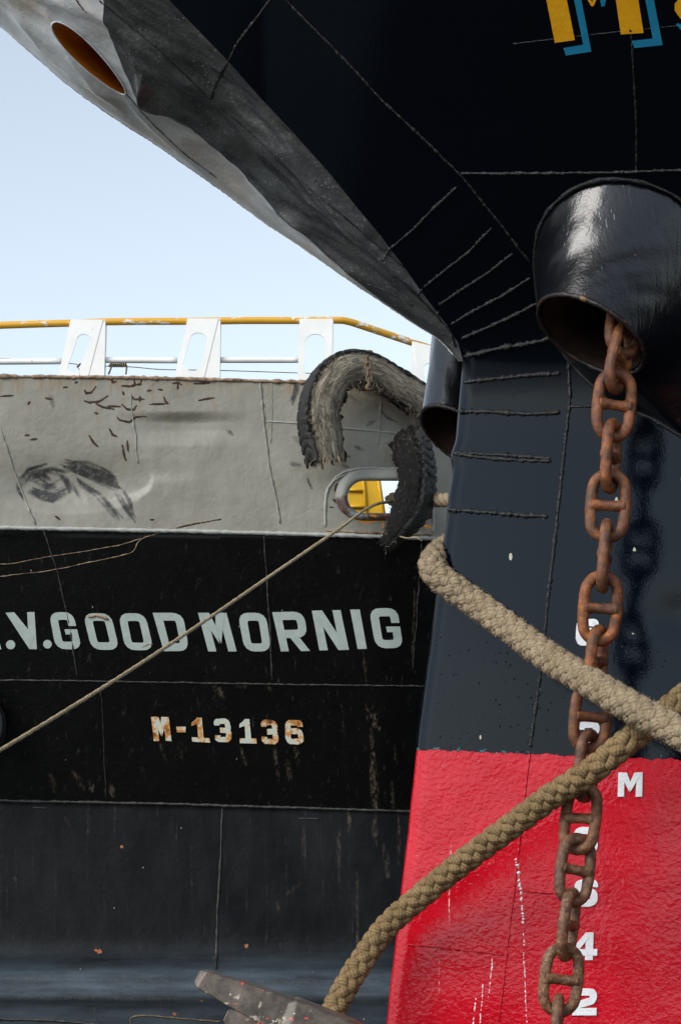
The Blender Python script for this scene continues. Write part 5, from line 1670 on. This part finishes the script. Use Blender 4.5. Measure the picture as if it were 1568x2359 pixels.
# a pale strip of cord hanging under the tyre
V, f = tube(pl([(915, 1234, 15.7), (935, 1240, 15.66), (958, 1238, 15.64), (972, 1246, 15.62)]), 0.006, 5)
link('cord_strip', make_mesh('cord_strip', V, f, M['fray']), tyre)

# small chain over the tyre
sch = thing('tyre_chain', 'small brown chain holding the torn tyre over the bulwark top', 'chain', tuple(pos(848, 895, 15.6)))
def small_link():
    a = np.linspace(0, 2 * math.pi, 20, endpoint=False)
    C = np.stack([0.018 * np.cos(a), 0 * a, 0.031 * np.sin(a)], -1)
    V, f = tube(np.concatenate([C, C[:1]]), 0.0085, 7, caps=False)
    return make_mesh('link', V, f, M['small_chain'])
sl = small_link()
for i, (u, v, Y, a, b) in enumerate([(838, 818, 15.75, 80, 90), (848, 815, 15.68, 10, 60), (846, 829, 15.60, 70, 0), (847, 844, 15.55, 10, 5), (848, 858, 15.52, 80, 5), (850, 871, 15.51, 15, -5),
                                     (851, 880, 15.52, 75, 0), (853, 888, 15.54, 10, 30), (848, 893, 15.60, 60, 80), (838, 893, 15.72, 10, 90), (828, 888, 15.86, 70, 90)]):
    o = bpy.data.objects.new('link', sl); COL.objects.link(o); o.parent = sch
    o.location = Vector(pos(u, v, Y)) - sch.location
    o.rotation_euler = (0, R(b), R(a))

# wire knotted on the rear rail
wire = thing('knotted_wire', 'thin dark wire knotted behind the second rail bracket and stretched along the rail', 'wire', tuple(pos(250, 860, 16.1)))
V, f = tube(smooth_path(pl([(-60, 828, 16.4), (0, 826, 16.35), (60, 829, 16.3), (170, 838, 16.2), (190, 842, 16.15), (300, 845, 16.15), (372, 851, 16.15), (500, 853, 16.15), (690, 859, 16.15), (800, 862, 16.2)]), 60), 0.0035, 5)
link('wire_strand', make_mesh('wire_strand', V, f, M['small_chain']), wire)
pk = [(u_, 841 + 4 * math.sin(i_ * 2.1), 16.12 + 0.02 * math.cos(i_ * 2.1)) for i_, u_ in enumerate(np.linspace(252, 292, 26))]
V, f = tube(smooth_path(pl([(250, 862, 16.1), (256, 846, 16.1)] + pk + [(290, 862, 16.1)]), 120), 0.007, 5)
link('wire_knot', make_mesh('wire_knot', V, f, M['small_chain']), wire)
V, f = tube(smooth_path(pl([(178, 846, 16.12), (186, 838, 16.1), (190, 846, 16.12), (182, 850, 16.1), (190, 853, 16.14)]), 30), 0.008, 5)
link('wire_knot', make_mesh('wire_knot2', V, f, M['small_chain']), wire)

# ---- anchor with its fluke raised
anc = thing('anchor', 'heavy dark iron anchor with a paint spattered fluke pointing up to the left', 'anchor', tuple(np.r_[pos(800, 2400, 7.05)[:2], QZ]))
def prism(secs, name, parent, bev=0.004):
    """loft of four cornered sections with bevel"""
    secs = [np.array(s, float) for s in secs]
    V = np.concatenate(secs); f = []
    for k in range(len(secs) - 1):
        for j in range(4):
            a = k * 4 + j; b = k * 4 + (j + 1) % 4
            f.append((a, b, b + 4, a + 4))
    f.append((3, 2, 1, 0)); n = (len(secs) - 1) * 4; f.append((n, n + 1, n + 2, n + 3))
    o = link(name, make_mesh(name, V, f, M['anchor'], False), parent)
    b = o.modifiers.new('bevel', 'BEVEL'); b.width = bev; b.segments = 3; b.limit_method = 'ANGLE'; b.angle_limit = R(20)
    return o
def sec4(tl, bl, Yf, th):
    """section seen edge-on: top point, bottom point, near depth, thickness backward"""
    a = pos(tl[0], tl[1], Yf + th * 0.15); b = pos(bl[0], bl[1], Yf); c = b + np.array([0.0, th, -0.01]); d_ = a + np.array([0.0, th, 0.0])
    return [a, b, c, d_]
prism([sec4((460, 2237), (447, 2262), 7.02, 0.05), sec4((476, 2238), (452, 2276), 7.0, 0.09), sec4((560, 2264), (545, 2330), 6.98, 0.13), sec4((655, 2297), (620, 2372), 6.97, 0.16), sec4((676, 2305), (640, 2392), 6.97, 0.17)], 'fluke', anc)
prism([sec4((662, 2309), (634, 2392), 6.955, 0.20), sec4((684, 2306), (660, 2400), 6.94, 0.22), sec4((820, 2360), (780, 2480), 6.93, 0.24), sec4((930, 2420), (890, 2560), 6.95, 0.24)], 'crown', anc, 0.006)
def face_front(sec, Y):  # hollow under the fluke: dark under-side
    return sec
prism([sec4((524, 2329), (513, 2352), 7.30, 0.05), sec4((548, 2331), (530, 2380), 7.29, 0.08), sec4((640, 2380), (620, 2450), 7.25, 0.14), sec4((760, 2440), (720, 2540), 7.18, 0.14)], 'fluke', anc)
prism([sec4((780, 2420), (760, 2560), 7.17, 0.12), sec4((1000, 2470), (990, 2570), 7.20, 0.12), sec4((1240, 2500), (1240, 2575), 7.22, 0.10)], 'shank', anc)

# black tyre fender at the left border, on the side of the rear ship
tf = thing('tyre_fender', 'black tyre fender on the dark ship side, cut off by the left border', 'tyre', tuple(pos(-70, 1740, 16.2)))
def tyre_ring(sec, name, mat):
    a = np.linspace(0, 2 * math.pi, 96, endpoint=False)
    cc = onto(Hr, np.array([-74.0]), np.array([1672.0]), 0.16, 16.2)[0]
    G = []
    for k, (r_, y_) in enumerate(sec):
        rr_ = r_ - (0.012 * (np.sin(a * 48) > 0) if name == 'tread' else 0)
        G.append(cc + np.stack([rr_ * np.cos(a), 0 * a + y_, rr_ * np.sin(a)], -1))
    return link(name, grid_mesh(name, np.stack(G, 0), M[mat], wrap=True), tf)
tyre_ring([(0.275, -0.10), (0.275, 0.10)], 'tread', 'tyre_black')
tyre_ring([(0.15, -0.05), (0.16, -0.09), (0.20, -0.115), (0.245, -0.115), (0.273, -0.10)], 'sidewall', 'tyre_black')
tyre_ring([(0.15, -0.05), (0.17, 0.05), (0.273, 0.10)], 'inner_wall', 'tyre_black')

# the rear ship goes on beyond both borders of the picture
for ua, ub in ((-2600, -130), (1257, 3200)):
    ue = np.linspace(ua, ub, 60)
    tt = np.linspace(0, 1, 60)
    if ua < 0:
        tv, bv = 864 - (ue + 130) * 0.006, 1213 - (ue + 130) * 0.004
    else:
        tv, bv = 1038 + (ue - 1257) * 0.02, 1256 + (ue - 1257) * 0.02
    for nm, v0, v1, mt in (('bulwark', tv, bv, 'bulwark'), ('side_plating', bv, bv + 2360, 'rear_black')):
        Vx = v0[None] * (1 - tt[:, None]) + v1[None] * tt[:, None]
        o = link(nm, grid_mesh(nm, onto(Hr, np.repeat(ue[None], 60, 0), Vx, 0, 16), M[mt], attrs={'worn': (Vx > 1850) * 1.0, 'belt': sst(Vx, 2225, 2290), 'stain': 0 * Vx, 'rust': 0 * Vx, 'scuff': 0 * Vx, 'drip': 0 * Vx, 'orange': 0 * Vx}), rear)
yrx = [(-2600, 790), (-1200, 770), (-140, 757)]
V, f = tube(resample([pos(u, v, YR + 0.03) for u, v in yrx], 20), 0.027, 12)
link('handrail', make_mesh('handrail', V, f, M['rail_yellow']), rear)
for k in range(1, 9):
    du = -268.0 * k; dv = 2 - 0.0 * k + 2.2 * k
    plate([(163 + du, 735 + dv + 6), (237 + du, 736 + dv + 6), (203 + du, 876 + dv), (134 + du, 876 + dv)], [(a_ + du, b_ + dv) for a_, b_ in oval_pts(177, 208, 772, 156, 184, 857)], YR, 0.015, 'white', 'rail_bracket', rear)
V, f = tube(resample([pos(u, v, YR + 0.06) for u, v in [(-2600, 868), (-140, 834)]], 12), 0.022, 10)
link('mid_rail', make_mesh('mid_rail', V, f, M['white']), rear)
